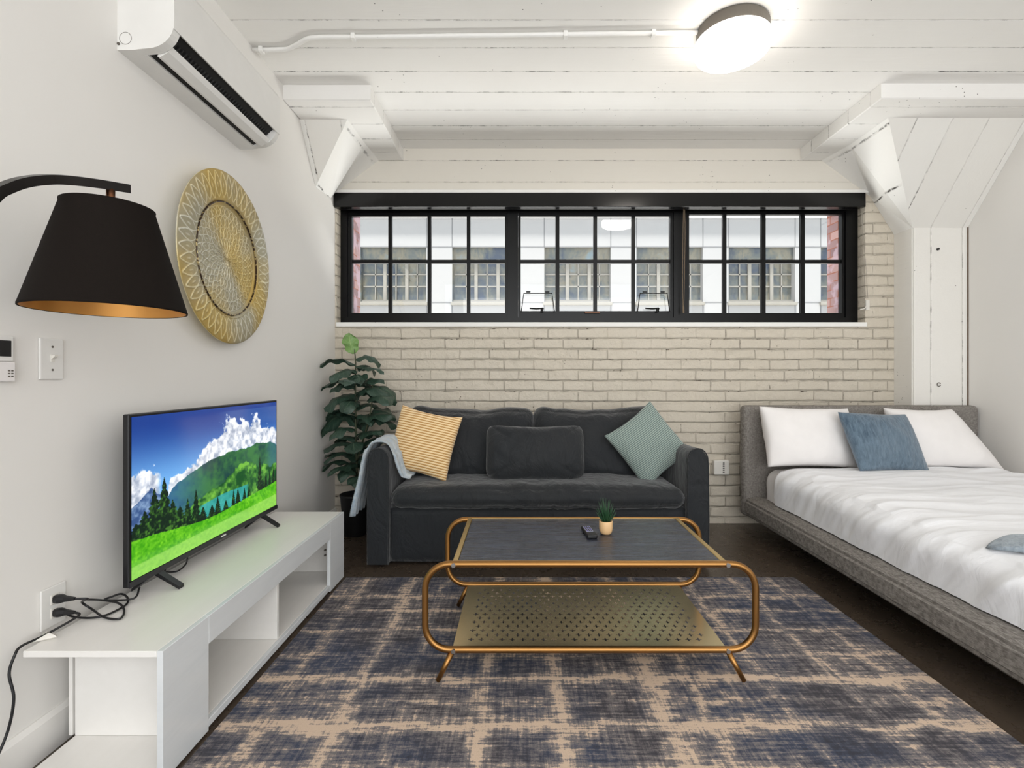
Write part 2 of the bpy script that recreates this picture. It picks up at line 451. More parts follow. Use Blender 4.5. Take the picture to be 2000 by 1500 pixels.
M_plastic = plain('white_plastic', C(232, 230, 226), .38, bs=10, bst=.01)
M_plastic2 = plain('warm_white_plastic', C(226, 222, 214), .4, bs=10, bst=.02)
M_grey = plain('grey_metal', C(104, 98, 90), .45, .3)
M_chrome = plain('chrome', C(220, 218, 214), .18, 1)
M_bronze = plain('copper_stem', C(164, 112, 82), .3, 1)
M_slot = plain('dark_slot', C(14, 14, 15), .6)
def leafmat(name, c1, c2, vein):
    q = N(name); co = q.co()
    at = q.n('ShaderNodeUVMap'); sp = q.sep(at.outputs[0]); u, v = sp[0], sp[1]
    du = q.math('ABSOLUTE', q.math('SUBTRACT', u, .5))
    mid = q.ramp(du, [(.0, 1.), (.03, 0.)])
    tt = q.math('FRACT', q.math('MULTIPLY', q.math('SUBTRACT', v, q.math('MULTIPLY', du, .55)), 7.0))
    lat = q.ramp(q.math('ABSOLUTE', q.math('SUBTRACT', tt, .5)), [(.0, 1.), (.07, 0.)])
    ve = q.math('MAXIMUM', mid, q.math('MULTIPLY', lat, .6))
    c = q.mix(q.noise(co, 8, 3), c1, c2); c = q.mix(q.math('MULTIPLY', ve, .55), c, vein)
    q.set(col=c, rough=.42); q.b.inputs['Specular IOR Level'].default_value = .45
    q.bump(q.math('ADD', q.math('SUBTRACT', 1.0, ve), q.noise(co, 20, 2)), .3, .004); return q.m
M_leaf = leafmat('dark_leaf', C(36, 56, 46), C(56, 80, 66), C(110, 130, 104))
M_leafn = leafmat('fresh_leaf', C(104, 142, 78), C(126, 160, 92), C(176, 196, 130))
M_stem = plain('green_brown_stem', C(70, 76, 52), .7, var=.2)
M_soil = plain('soil', C(44, 32, 24), .95, var=.3, bs=150, bst=.8)
M_pot = plain('black_pot', C(20, 20, 22), .5)
M_terra = plain('blush_clay', C(226, 186, 136), .45)
M_succ = plain('succulent_green', C(44, 84, 52), .4, var=.25)
def glass():
    q = N('window_glass'); t = q.t; t.nodes.remove(q.b)
    out = t.nodes['Material Output']; tr = q.n('ShaderNodeBsdfTransparent'); gl = q.n('ShaderNodeBsdfGlossy'); gl.inputs['Roughness'].default_value = .01
    tr.inputs[0].default_value = (.95, .965, .96, 1)
    fr = q.n('ShaderNodeFresnel'); fr.inputs[0].default_value = 1.5
    mx = q.n('ShaderNodeMixShader'); q.l(q.math('MULTIPLY', fr.outputs[0], 1.9, clamp=True), mx.inputs[0])
    q.l(tr.outputs[0], mx.inputs[1]); q.l(gl.outputs[0], mx.inputs[2]); q.l(mx.outputs[0], out.inputs[0]); return q.m
M_glass = glass()
def emit(name, col, st):
    q = N(name); q.set(col=(.9, .9, .9, 1), rough=.4); q.b.inputs['Emission Color'].default_value = col; q.b.inputs['Emission Strength'].default_value = st
    return q.m
M_lampglow = emit('lit_diffuser', (1, .93, .85, 1), 6.0)

# ================================================ THE SHELL
XL, XR, YB, ZC, YR = -1.47, 3.40, 3.873, 2.98, -1.6
WX0, WX1, WZ0, WZ1 = -1.458, 2.752, 1.6, 2.622       # window opening
bm = B(); box(bm, XL-.15, YR, -.12, XR+.15, YB+.4, 0); struct('floor', bm, M_floor)
bm = B(); box(bm, XL-.15, YR, ZC, XR+.15, YB+.45, ZC+.15); struct('ceiling', bm, M_ceil)
bm = B(); box(bm, XL-.12, YR, 0, XL, YB, ZC); struct('wall_left', bm, M_wall)
bm = B(); box(bm, XR, YR, 0, XR+.12, YB, ZC); struct('wall_right', bm, M_wall)
bm = B()
box(bm, XL-.12, YB, 0, XR+.12, YB+.10, WZ0); box(bm, XL-.12, YB, WZ0, WX0, YB+.10, WZ1)
# ragged brick edge right of the window
box(bm, WX1, YB, WZ0, XR+.12, YB+.10, WZ1)
wb = struct('wall_back', bm, M_brickp)
bm = B(); box(bm, XL-.12, YB-.006, WZ1, XR+.12, YB+.10, ZC); struct('wall_lintel', bm, M_band)
# outer leaf: red brick with its reveal
def redbrick():
    q = N('red_brick'); co = q.co(); sp = q.sep(co); cb = q.n('ShaderNodeCombineXYZ')
    q.l(q.math('ADD', sp[0], sp[1]), cb.inputs[0]); q.l(sp[2], cb.inputs[1])
    br = q.n('ShaderNodeTexBrick'); q.l(cb.outputs[0], br.inputs['Vector']); br.inputs['Scale'].default_value = 1
    br.inputs['Brick Width'].default_value = .21; br.inputs['Row Height'].default_value = .071; br.inputs['Mortar Size'].default_value = .005
    br.inputs['Color1'].default_value = C(160, 128, 124); br.inputs['Color2'].default_value = C(110, 84, 88); br.inputs['Mortar'].default_value = C(130, 76, 58)
    c = q.mix(q.ramp(q.noise(co, 9, 2), [(.5, 0.), (.6, .8)]), br.outputs['Color'], C(160, 140, 150))
    q.set(col=c, rough=.9); q.bump(q.math('SUBTRACT', 1.0, br.outputs['Fac']), .5, .006); return q.m
M_red = redbrick()
bm = B(); y0, y1 = YB+.10, YB+.40
box(bm, XL-.6, y0, -1, 2.70, y1, WZ0-.02); box(bm, XL-.6, y0, WZ0-.02, -1.40, y1, WZ1); box(bm, 2.70, y0, WZ0-.02, XR+.6, y1, WZ1)
box(bm, 2.70, y0, -1, XR+.6, y1, WZ0-.02); box(bm, XL-.6, y0, WZ1, XR+.6, y1, ZC+.3)
struct('wall_exterior', bm, M_red)
# baseboards
def baseb(name, prof_x, side):
    bm = B()
    s = side
    prism(bm, [(prof_x, 0), (prof_x+s*.014, 0), (prof_x+s*.014, .108), (prof_x+s*.006, .125), (prof_x, .125)], 'Y', YR, YB-.001)
    return struct(name, bm, M_white)
baseb('baseboard_left', XL, 1)
baseb('baseboard_right', XR, -1)
# slim plaster lip over and under the window
bm = bbox(XL+.002, YB-.03, WZ1-.002, 2.76, YB-.004, WZ1+.026, .006); struct('trim_1', bm, M_conc2)
bm = bbox(WX0, YB-.008, WZ0-.034, WX1+.01, YB+.001, WZ0, .002); struct('trim_2', bm, M_conc2)

# drop panels and column capitals (board marked, painted)
H0 = 2.885   # underside of the drop panels
def drop(name, x0, x1, y0):
    bm = B(); box(bm, x0, y0, H0, x1, YB-.007, ZC-.0005)
    bmesh.ops.bevel(bm, geom=[e for e in bm.edges if all(v.co.z < H0+.01 for v in e.verts)], offset=.006, segments=1, affect='EDGES')
    return struct(name, bm, M_ceil)
drop('trim_3', XL+.001, -.925, 3.02)
drop('trim_4', 2.232, XR-.001, 3.003)
def Hz(h): return CH+h
# right capital
A_ = (2.445, 3.227, H0); B_ = (2.445, 3.60, H0); C_ = (2.40, YB-.007, H0); D_ = (2.79, YB-.001, 2.60)
E_ = (2.98, 3.69, Hz(1.127)); E2 = (2.98, YB-.001, Hz(1.127)); Fq = (XR-.001, 3.69, Hz(1.127)); G_ = (XR-.001, 3.227, H0)
G2 = (XR-.001, YB-.001, H0); F2 = (XR-.001, YB-.001, Hz(1.127))
def hull(pts_faces, m, name):
    bm = B(); vs = {}
    def V(p):
        k = tuple(round(a, 5) for a in p)
        if k not in vs: vs[k] = bm.verts.new(p)
        return vs[k]
    for fc, mi in pts_faces: bm.faces.new([V(p) for p in fc]).material_index = mi
    return struct(name, bm, m)
C2 = (2.40, YB-.001, H0)
hull([((A_, E_, B_), 1), ((B_, E_, D_), 1), ((B_, D_, C_), 1), ((A_, G_, Fq, E_), 0), ((E_, E2, D_), 1), ((C_, D_, C2), 1),
      ((A_, B_, C_, C2, G2, G_), 0), ((C2, D_, E2, F2, G2), 0), ((E_, Fq, F2, E2), 0), ((G_, G2, F2, Fq), 0)], [M_conc, M_conc2], 'trim_5')
# left capital
a = (-1.152, 3.249, H0); b = (-1.138, 3.575, H0); c = (-1.12, YB-.001, H0)
p = (XL+.001, 3.50, Hz(1.363)); q_ = (XL+.001, 3.785, Hz(1.385)); r_ = (XL+.001, YB-.001, Hz(1.455)); t_ = (XL+.001, 3.249, H0); u_ = (XL+.001, YB-.001, H0)
hull([((t_, a, p), 0), ((a, b, q_, p), 1), ((b, c, r_, q_), 1), ((t_, a, b, c, u_), 0), ((t_, p, q_, r_, u_), 0), ((c, r_, u_), 0)], [M_conc, M_conc2], 'trim_6')
# right column
bm = B(); box(bm, 2.98, 3.69, 0, XR-.0005, YB-.0005, Hz(1.128))
bmesh.ops.bevel(bm, geom=[e for e in bm.edges if all(v.co.x < 2.99 and v.co.y < 3.7 for v in e.verts)], offset=.008, segments=2, affect='EDGES')
struct('trim_7', bm, M_conc)
bm = bbox(XR-.006, 3.682, 0, XR-.0008, 3.692, Hz(1.13), .001, 1)
struct('trim_8', bm, plain('dark_gap', C(120, 104, 90), .8))

# ================================================ WINDOW
win = thing('window_1', 'long black steel window of three divided sashes above the sofa', 'window', (.65, YB+.08, 1.6), kind='structure')
del win['category']; del win['label']
WY = YB+.085
def wx(px): return (px-1015)/F*WY
def wz(py): return CH-(py-735)/F*WY
bm = B()
box(bm, WX0+.001, WY, WZ0, wx(678), WY+.09, WZ1); box(bm, wx(1652), WY-.0, WZ0, WX1-.001, WY+.09, WZ1)
box(bm, wx(678), WY, WZ0, wx(1652), WY+.09, wz(620)); box(bm, wx(678), WY, wz(414), wx(1652), WY+.09, WZ1)
box(bm, wx(991), WY, wz(620), wx(1012), WY+.09, wz(414)); box(bm, wx(1316), WY, wz(620), wx(1341), WY+.09, wz(414))
obj('window_frame', bm, M_blackm, win)
groups = [((686, 757), (764, 834), (841, 911), (918, 986)), ((1017, 1085.5), (1093, 1160), (1167, 1235), (1242, 1310)), ((1347, 1414), (1421, 1490), (1498, 1567), (1575, 1646))]
rng = [(678, 991), (1012, 1316), (1341, 1652)]
for gi, (g, (ra, rb)) in enumerate(zip(groups, rng)):
    bm = B(); ya, yb = WY+.012, WY+.055
    t, bt = (421, 611) if gi != 1 else (421, 607)
    if gi == 2: t = 418
    box(bm, wx(ra)+.001, ya, wz(620)+.001, wx(g[0][0]), yb, wz(414)-.001); box(bm, wx(g[3][1]), ya, wz(620)+.001, wx(rb)-.001, yb, wz(414)-.001)
    box(bm, wx(g[0][0]), ya, wz(620)+.001, wx(g[3][1]), yb, wz(bt)); box(bm, wx(g[0][0]), ya, wz(t), wx(g[3][1]), yb, wz(414)-.001)
    for k in range(3): box(bm, wx(g[k][1]), ya+.008, wz(bt), wx(g[k+1][0]), yb-.008, wz(t))
    for k in range(4): box(bm, wx(g[k][0]), ya+.010, wz(513), wx(g[k][1]), yb-.010, wz(506))
    sash = obj('window_sash', bm, M_blackm, win)
    bm = B(); poly(bm, [(wx(g[0][0])-.005, WY+.034, wz(bt)-.005), (wx(g[3][1])+.005, WY+.034, wz(bt)-.005), (wx(g[3][1])+.005, WY+.034, wz(t)+.005), (wx(g[0][0])-.005, WY+.034, wz(t)+.005)])
    obj('glass_pane', bm, M_glass, sash)
    if gi == 1:
        for x0, x1 in ((1018, 1083), (1245, 1308)):
            bm = B(); yy = WY-.012
            s = WY/F
            pts = [P(x0, 609, yy), P(x0+5, 573, yy), P(x1-5, 573, yy), P(x1, 609, yy)]
            tube(bm, pts, .0045, 6)
            for xx in (x0+14, x1-14): tube(bm, [P(xx-4, 570, yy), P(xx+4, 570, yy)], .006, 6)
            obj('stay_arm', bm, M_blackm, sash)
            bm = B(); xm = (x0+x1)/2
            tube(bm, smoothpath([P(xm+8, 606, yy), P(xm+10, 602, yy), P(xm-2, 603, yy), P(xm-16, 602, yy)], 4), .006, 8)
            cyl(bm, (P(xm+8, 0, yy).x, yy+.002), .012, wz(610), wz(603), n=12)
            obj('crank_handle', bm, M_blackm, sash)
        bm = bbox(wx(1142), WY-.006, wz(612), wx(1172), WY+.014, wz(608.5), .002); obj('latch', bm, plain('dark_bronze', C(92, 62, 46), .4, .6), sash, label='bronze latch')
# roller blind in its black cassette
bl = thing('roller_blind', 'black roller blind cassette rolled up along the top of the window', 'blind', (.65, YB-.04, 2.53))
def bx_(px, Y): return (px-1015)/F*Y
YC = YB-.035
bm = bbox(XL+.003, YB-.042, CH-(404.5-735)/F*YC, bx_(1690, YC), YB+.015, WZ1-.004, .004)
obj('cassette', bm, plain('black_gloss_cassette', (.0015, .0014, .0014, 1), .18, bs=8, bst=.02, **{'Specular IOR Level': .35}), bl)
bm = B(); box(bm, XL+.02, YB+.022, CH-(409-735)/F*3.9, bx_(1672, 3.9), YB+.034, CH-(402-735)/F*3.9); obj('hem_bar', bm, M_blackm, bl)
bm = B()
for dx in (0, 4):
    tube(bm, smoothpath([P(1335+dx*.6, 405, YB+.03), P(1334+dx, 460, YB+.03), P(1333.5+dx*.8, 560, YB+.03), P(1334+dx*.3, 598, YB+.03)], 5), .0022, 6)
tube(bm, [P(1334.5, 598, YB+.03), P(1335, 611, YB+.03)], .007, 8)
obj('pull_cord', bm, plain('brown_cord', C(120, 104, 84), .7), bl)
bm = B()
tube(bm, smoothpath([P(1681, 406, YB-.02), P(1687, 470, YB-.014), P(1692, 530, YB-.012), P(1695, 583, YB-.01)], 5), .0014, 5)
tube(bm, smoothpath([P(1684, 406, YB-.02), P(1686, 500, YB-.014), P(1689, 550, YB-.012), P(1691, 583, YB-.01)], 5), .0012, 5)
obj('side_cord', bm, plain('grey_cord', C(150, 142, 130), .7), bl)
ck = thing('cord_cleat', 'small white cord cleat on the brick right of the window', 'cleat', P(1694, 596, YB))
bm = bbox(P(1690, 0, YB).x, YB-.010, P(0, 606, YB).z, P(1697, 0, YB).x, YB-.0005, P(0, 586, YB).z, .002); obj('plate', bm, M_plastic2, ck)
bm = B(); tube(bm, smoothpath([P(1692, 598, YB-.012), P(1688, 603, YB-.016), P(1680, 604, YB-.016)], 4), .004, 8); obj('hook', bm, M_plastic2, ck)

# ================================================ BUILDING ACROSS THE STREET
FY = 15.0; fs = F/FY
def fx(px): return (px-1015)/fs
def fz(py): return CH-(py-735)/fs
bd = thing('apartment_building', 'pale grey panelled building across the street seen through the window', 'building', (0, FY, -6))
M_panel = plain('grey_facade_panel', C(146, 147, 149), .6, bs=3, var=.02)
M_seam = plain('facade_seam', C(104, 106, 110), .8)
wins = [(703+180*k, 833+180*k) for k in range(-3, 8)]
bm = B(); zt, zb = fz(482), fz(590)
edges = [-200] + [e for w_ in wins for e in w_] + [2300]
for i in range(0, len(edges)-1, 2):
    box(bm, fx(edges[i]), FY, zb, fx(edges[i+1]), FY+.5, zt)
box(bm, fx(-200), FY, zt, fx(2300), FY+.5, fz(425)); box(bm, fx(-200), FY, -7, fx(2300), FY+.5, zb)
box(bm, fx(-200), FY+.5, -7, fx(2300), FY+3, fz(425))
obj('facade', bm, M_panel, bd)
bm = B()
box(bm, fx(-200), FY-.006, fz(482.8), fx(2300), FY+.0, fz(481.6))
for w_ in wins:
    for e in w_: box(bm, fx(e)-.012, FY-.006, -7, fx(e)+.012, FY, zb-.1); box(bm, fx(e)-.012, FY-.006, zt, fx(e)+.012, FY, fz(425)); 
box(bm, fx(-200), FY-.006, fz(591), fx(2300), FY, fz(590))
obj('panel_seams', bm, M_seam, bd)
bm = B(); box(bm, fx(-200), FY-.12, fz(426), fx(2300), FY+3, fz(422.6)); obj('coping', bm, plain('light_coping', C(228, 230, 234), .5), bd)
def farglass():
    q = N('far_window_glass'); co = q.co(); f = q.noise(q.co(scale=(1.2, 1, .8)), 1, 5, .7, .5); g = q.sep(co)
    c = q.ramp(f, [(.35, C(46, 60, 80)), (.48, C(84, 90, 88)), (.58, C(112, 108, 94)), (.7, C(104, 122, 130))])  # noise tints paint bluish reflections and beige curtains into the glass colour
    q.set(col=c, rough=.12); return q.m
M_fg = farglass()
M_mull = plain('far_window_frame', C(128, 126, 120), .6)
M_dreveal = plain('far_dark_reveal', C(74, 78, 84), .6)
for (a_, b_) in wins:
    if b_ < 560 or a_ > 1800: continue
    bm = B(); Wd = fx(b_)-fx(a_); x0 = fx(a_); yy = FY+.18
    box(bm, x0, yy, zb, x0+Wd, yy+.06, zb+.06); box(bm, x0, yy-.1, zb-.02, x0+Wd, yy-.02, zb+.08)
    for k in (1/3+.02, 2/3+.02): box(bm, x0+Wd*k-.05, yy-.03, zb, x0+Wd*k+.05, yy+.05, zt-.35)
    for k in (1/6+.04, 1/2+.02, 5/6+.01): box(bm, x0+Wd*k-.017, yy, zb, x0+Wd*k+.017, yy+.04, zt)
    for h in (.30, .52, .80): box(bm, x0+.05, yy, zb+(zt-zb)*h-.02, x0+Wd, yy+.04, zb+(zt-zb)*h+.02)
    wf = obj('window_frame', bm, M_mull, bd)
    bm = B(); poly(bm, [(x0, yy+.05, zb), (x0+Wd, yy+.05, zb), (x0+Wd, yy+.05, zt), (x0, yy+.05, zt)]); obj('window_glass', bm, M_fg, wf)
    bm = B(); box(bm, x0, yy-.06, zt-.36, x0+Wd, yy-.0, zt-.0); box(bm, x0, FY+.02, zb, x0+.02, yy, zt); obj('dark_transom', bm, M_fg if (a_ // 180) % 2 else M_fg, wf)
    bm = bbox(x0-.04, FY-.08, zb-.10, x0+Wd+.04, FY+.2, zb, .01, 1); obj('window_sill', bm, M_mull, wf)

bm = B(); box(bm, fx(-200), YB+.4, -7.1, fx(2300), FY, -7.0+3.4)
struct('ground', bm, plain('sunlit_paving', C(214, 210, 202), .9, bs=4))
# ================================================ CEILING LAMP + CONDUIT
lx, ly = 1.105, 2.53
cl = thing('ceiling_light', 'round glowing flush ceiling light with a grey rim', 'ceiling light', (lx, ly, ZC))
bm = B(); lathe(bm, (lx, ly), [(0, ZC-.001), (.172, ZC-.001), (.178, ZC-.012), (.178, ZC-.068), (0, ZC-.068)], 64); obj('lamp_base', bm, M_grey, cl, smooth=False)
bm = B(); lathe(bm, (lx, ly), [(.0, ZC-.069), (.184, ZC-.069), (.187, ZC-.074), (.187, ZC-.112), (.180, ZC-.124), (.16, ZC-.130), (.08, ZC-.134), (0, ZC-.135)], 64); obj('diffuser', bm, M_lampglow, cl, smooth=True)
cd = thing('electrical_conduit', 'white painted metal conduit running across the ceiling to the round light', 'conduit', (0, 2.57, ZC))
zc = ZC-.014
bm = B()
pts = [(XL+.004, 2.675, zc), (-1.38, 2.675, zc), (-1.30, 2.672, zc)] + [tuple(v) for v in smoothpath([(-1.27, 2.668, zc), (-1.20, 2.63, zc), (-1.13, 2.588, zc), (-1.06, 2.575, zc)], 6)] + [(-.8, 2.574, zc), (0, 2.56, zc), (lx-.175, 2.54, zc)]
tube(bm, pts, .0115, 12, up=(0, 0, 1)); obj('pipe', bm, M_conc2, cd, smooth=True)
for cx, cy in ((-1.42, 2.675), (-.88, 2.574), (.24, 2.558), (.70, 2.55)):
    bm = B(); box(bm, cx-.011, cy-.017, ZC-.030, cx+.011, cy+.017, ZC-.0005); box(bm, cx-.011, cy+.015, ZC-.006, cx+.011, cy+.042, ZC-.0005)
    bmesh.ops.bevel(bm, geom=list(bm.edges), offset=.002, segments=1, affect='EDGES'); obj('clamp', bm, M_conc2, cd)

# ================================================ AIR CONDITIONER
ya, yb = 1.777, 2.557
ac = thing('air_conditioner', 'white wall mounted split air conditioner high on the left wall', 'air conditioner', (XL, (ya+yb)/2, 2.36))
prof = [(0, 2.362), (.10, 2.366), (.118, 2.370)]
outer = [(.0, 2.362), (.06, 2.363), (.105, 2.368)]
curve = [(.105+.101*math.sin(t), 2.368+.088*(1-math.cos(t))) for t in [i*PI/2/8 for i in range(1, 9)]]
def slab(bm, pr, y0, y1): prism(bm, [(XL+d, z) for d, z in pr], 'Y', y0, y1)
topz = 2.652
bm = B()
slab(bm, outer+curve+[(.206, topz-.02), (.196, topz), (0, topz)], ya, ya+.035)
slab(bm, outer+curve+[(.206, topz-.02), (.196, topz), (0, topz)], yb-.03, yb)
slab(bm, [(0, 2.362), (.06, 2.363), (.085, 2.365), (.085, 2.43), (.205, 2.47), (.206, topz-.02), (.196, topz), (0, topz)], ya+.035, yb-.03)
obj('housing', bm, M_plastic, ac)
bm = B(); slab(bm, [(.086, 2.372), (.10, 2.376), (.175, 2.440), (.20, 2.462), (.205, 2.469), (.086, 2.431)], ya+.036, yb-.031); obj('air_outlet', bm, M_slot, ac, label='black air outlet slot')
bm = B(); slab(bm, [(.198, 2.444), (.2075, 2.440), (.2085, 2.49), (.2085, topz-.03), (.205, topz-.03), (.205, 2.475)], ya-.001, yb+.001); obj('front_panel', bm, M_plastic, ac)
bm = B(); slab(bm, [(.118, 2.364), (.130, 2.362), (.160, 2.380), (.172, 2.400), (.166, 2.404), (.148, 2.386), (.120, 2.371)], ya+.038, yb-.033); obj('louver', bm, M_plastic, ac, smooth=False)
bm = B()
for i in range(38):
    y = ya+.05+i*(yb-ya-.09)/37; slab(bm, [(.11, 2.380), (.115, 2.380), (.17, 2.43), (.165, 2.434)], y, y+.003)
obj('fins', bm, plain('dark_grey_fin', C(48, 48, 48), .5), ac)
bm = B(); tube(bm, [(XL+.03+.022*math.cos(t), ya-.0005, 2.405+.022*math.sin(t)) for t in [i*2*PI/24 for i in range(24)]], .0008, 4, closed=True)
tube(bm, [(XL+.006, ya-.001, 2.384), (XL+.006, ya-.004, 2.384)], .005, 8); obj('knockout_cap', bm, M_grey, ac)

# ================================================ FLOOR LAMP
fl = thing('floor_lamp', 'arched black floor lamp with black cone shade lined in gold', 'floor lamp', (-1.30, .74, 0))
bm = B()
arm = smoothpath([(-1.24, .74, .03), (-1.24, .74, .8), (-1.24, .74, 1.28), (-1.245, .79, 1.44), (-1.245, .92, 1.545), P(-60, 402, 1.08), P(0, 372, 1.15), P(50, 355, 1.205), P(110, 350.5, 1.27), P(180, 357, 1.33), P(252, 368.5, 1.40)], 8)
tube(bm, arm, .0165, 4, ry=.0165, ph=PI/4); obj('pole', bm, M_blackf, fl)
bm = B(); lathe(bm, (-1.24, .74), [(0, 0), (.14, 0), (.145, .008), (.14, .02), (.03, .032), (0, .032)], 48); obj('lamp_foot', bm, M_blackf, fl, smooth=False)
SY = 1.365; sc_ = P(213, 500, SY)
zt_, zb_ = CH+(735-404)/F*SY, CH+(735-607)/F*SY
rt, rb_ = .105, .182
bm = B(); lathe(bm, (sc_.x, SY), [(rb_-.002, zb_), (rb_+.001, zb_), (rb_+.001, zb_+.006), (rb_, zb_+.007), (rt, zt_-.006), (rt+.001, zt_), (rt-.003, zt_)], 96)
def shade_mat():
    q = N('black_shade_cloth'); co = q.co()
    f = q.noise(q.co(scale=(400, 400, 400)), 1, 2)
    q.set(col=q.mix(f, C(16, 12, 10), C(27, 21, 17)), rough=.85); q.bump(f, .2, .001); q.b.inputs['Specular IOR Level'].default_value = .12
    return q.m
shd = obj('lamp_shade', bm, shade_mat(), fl, smooth=True)
bm = B(); lathe(bm, (sc_.x, SY), [(rb_-.003, zb_+.001), (rt-.004, zt_-.001)], 96)
obj('shade_lining', bm, plain('gold_lining', C(222, 160, 84), .35, .7), shd, smooth=True, label='gold lining')
st = P(216, 395, SY)
bm = B(); cyl(bm, (st.x, SY), .0105, zt_-.06, CH+(735-366)/F*SY, n=20); obj('stem', bm, M_bronze, fl, smooth=True, label='copper stem')
bm = B()
for k in range(3):
    an = k*2*PI/3+.3; tube(bm, [(st.x, SY, zt_-.025), (sc_.x+(rt-.004)*math.cos(an), SY+(rt-.004)*math.sin(an), zt_-.008)], .002, 6)
obj('shade_spider', bm, M_blackf, fl)
bm = B(); lathe(bm, (st.x, SY), [(0, zt_-.06), (.014, zt_-.06), (.014, zt_-.09), (.03, zt_-.13), (.034, zt_-.15), (.026, zt_-.175), (0, zt_-.185)], 24); obj('bulb', bm, plain('frosted_bulb', C(240, 236, 226), .3), fl, smooth=True)

# ================================================ WALL PLATE (embossed brass charger)
pr = .412
p1 = P(340, 496, 1); p2 = P(509, 496, 1)
Y1 = 1.985; X1 = p1.x*Y1
Y2 = 2.80
for _ in range(60):
    d = math.hypot(p2.x*Y2-X1, Y2-Y1); Y2 += (2*pr-.02-d)*.5
X2 = max(p2.x*Y2, XL+.012)
ctr = Vector(((X1+X2)/2, (Y1+Y2)/2, 0)); ctr.z = CH-(507-735)/F*ctr.y
ax = Vector((X2-X1, Y2-Y1, 0)).normalized(); nrm_ = Vector((ax.y, -ax.x, 0)).normalized()   # towards the room
if nrm_.x < 0: nrm_ = -nrm_
pl = thing('decorative_plate', 'large round embossed gold plate hung on the left wall', 'wall plate', ctr)
def plate_h(r):
    t = r/pr
    if t < .62: return .004
    if t < .70: return .004+.022*((t-.62)/.08)
    return .026+.006*(1-((t-.86)/.15)**2)-.004
def emb(r, th):
    t = r/pr; h = 0
    def petals(n, t0, t1, ph=0):
        if not (t0 < t < t1): return 0
        a = ((th*n/(2*PI)+ph) % 1)-.5; u = (t-t0)/(t1-t0); wd = .46*math.sin(PI*min(1, u**.8))+.01
        e = abs(abs(a)-wd)
        v = max(0, 1-e/.09)
        dot = max(0, 1-math.hypot(a*2.2, (u-.5)*1.6)/.28)
        return v+.7*dot
    h += petals(44, .70, .985) + petals(36, .50, .61, .5) + petals(30, .37, .50) + petals(26, .24, .37, .5) + petals(20, .10, .24) + petals(12, .02, .10)
    for rr in (.10, .24, .37, .50, .61): h += max(0, 1-abs(t-rr)/.008)*.6
    return min(h, 1.6)*.0035
bm = B(); hl = bm.verts.layers.float_color.new('relief')
NR, NT = 150, 760
def pf(i, j):
    r = pr*i/NR; th = 2*PI*j/NT
    hh = plate_h(r)+emb(r, th)+.0012*nz(r*60, math.cos(th)*9, math.sin(th)*9)
    return ctr+ax*(r*math.cos(th))+Vector((0, 0, 1))*(r*math.sin(th))+nrm_*(hh-.006)
rows = [[bm.verts.new(pf(i, j)) for j in range(NT)] for i in range(2, NR+1)]
cvt = bm.verts.new(ctr+nrm_*(.002))
for j in range(NT): bm.faces.new((cvt, rows[0][j], rows[0][(j+1) % NT]))
for a_, b_ in zip(rows, rows[1:]):
    for j in range(NT):
        f = bm.faces.new((a_[j], b_[j], b_[(j+1) % NT], a_[(j+1) % NT]))
# back skin
prev = rows[-1]
for r_i in (NR, NR*.86, NR*.71, NR*.62, NR*.3):
    rr = pr*r_i/NR; cur = [bm.verts.new(ctr+ax*(rr*math.cos(2*PI*j/NT))+Vector((0, 0, 1))*(rr*math.sin(2*PI*j/NT))+nrm_*(plate_h(rr)-.011)) for j in range(NT)]
    for j in range(NT): bm.faces.new((prev[j], cur[j], cur[(j+1) % NT], prev[(j+1) % NT]))
    prev = cur
bm.faces.new(prev)
for i, rw in enumerate(rows):
    for j, v in enumerate(rw):
        e_ = min(1, emb(pr*(i+2)/NR, 2*PI*j/NT)/.0035); v[hl] = (e_, e_, e_, 1)
def plate_mat():
    q = N('embossed_gold'); co = q.co()
    f = q.noise(co, 60, 4, .7); g = q.noise(co, 2.4, 2)
    c = q.mix(q.ramp(g, [(.40, 0.), (.62, 1.)]), C(246, 228, 168), C(232, 230, 216))
    c = q.mix(q.ramp(f, [(.32, .5), (.48, 0.)]), c, C(130, 106, 56))
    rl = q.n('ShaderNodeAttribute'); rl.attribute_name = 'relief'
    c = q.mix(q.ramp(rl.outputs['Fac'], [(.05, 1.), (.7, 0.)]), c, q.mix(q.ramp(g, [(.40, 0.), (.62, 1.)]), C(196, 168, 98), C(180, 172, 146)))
    q.set(col=c, rough=q.ramp(f, [(.3, .34), (.7, .5)]), metal=.6); q.bump(f, .5, .003); return q.m
obj('plate_disc', bm, plate_mat(), pl, smooth=True, recalc=False)
bm = B(); tube(bm, [ctr+ax*(pr*.655*math.cos(t))+Vector((0, 0, 1))*(pr*.655*math.sin(t))+nrm_*.012 for t in [i*2*PI/160 for i in range(160)]], .004, 5, closed=True)
pk = N('beaded_groove'); co = pk.co(); w_ = pk.n('ShaderNodeTexVoronoi'); pk.l(co, w_.inputs[0]); w_.inputs['Scale'].default_value = 70
pk.set(col=pk.ramp(w_.outputs['Distance'], [(.3, C(190, 170, 120)), (.45, C(60, 42, 30))]), rough=.4, metal=.6)
obj('plate_groove', bm, pk.m, pl, label='dark beaded groove')
bm = B(); lathe_pts = None
cyl(bm, (0, 0), .03, 0, 1, n=16); 
for v in bm.verts:
    t = v.co.z; v.co = Vector((XL+.001+(ctr.x-XL-.012)*t, ctr.y+v.co.x, ctr.z+v.co.y))
obj('hanger', bm, M_grey, pl)

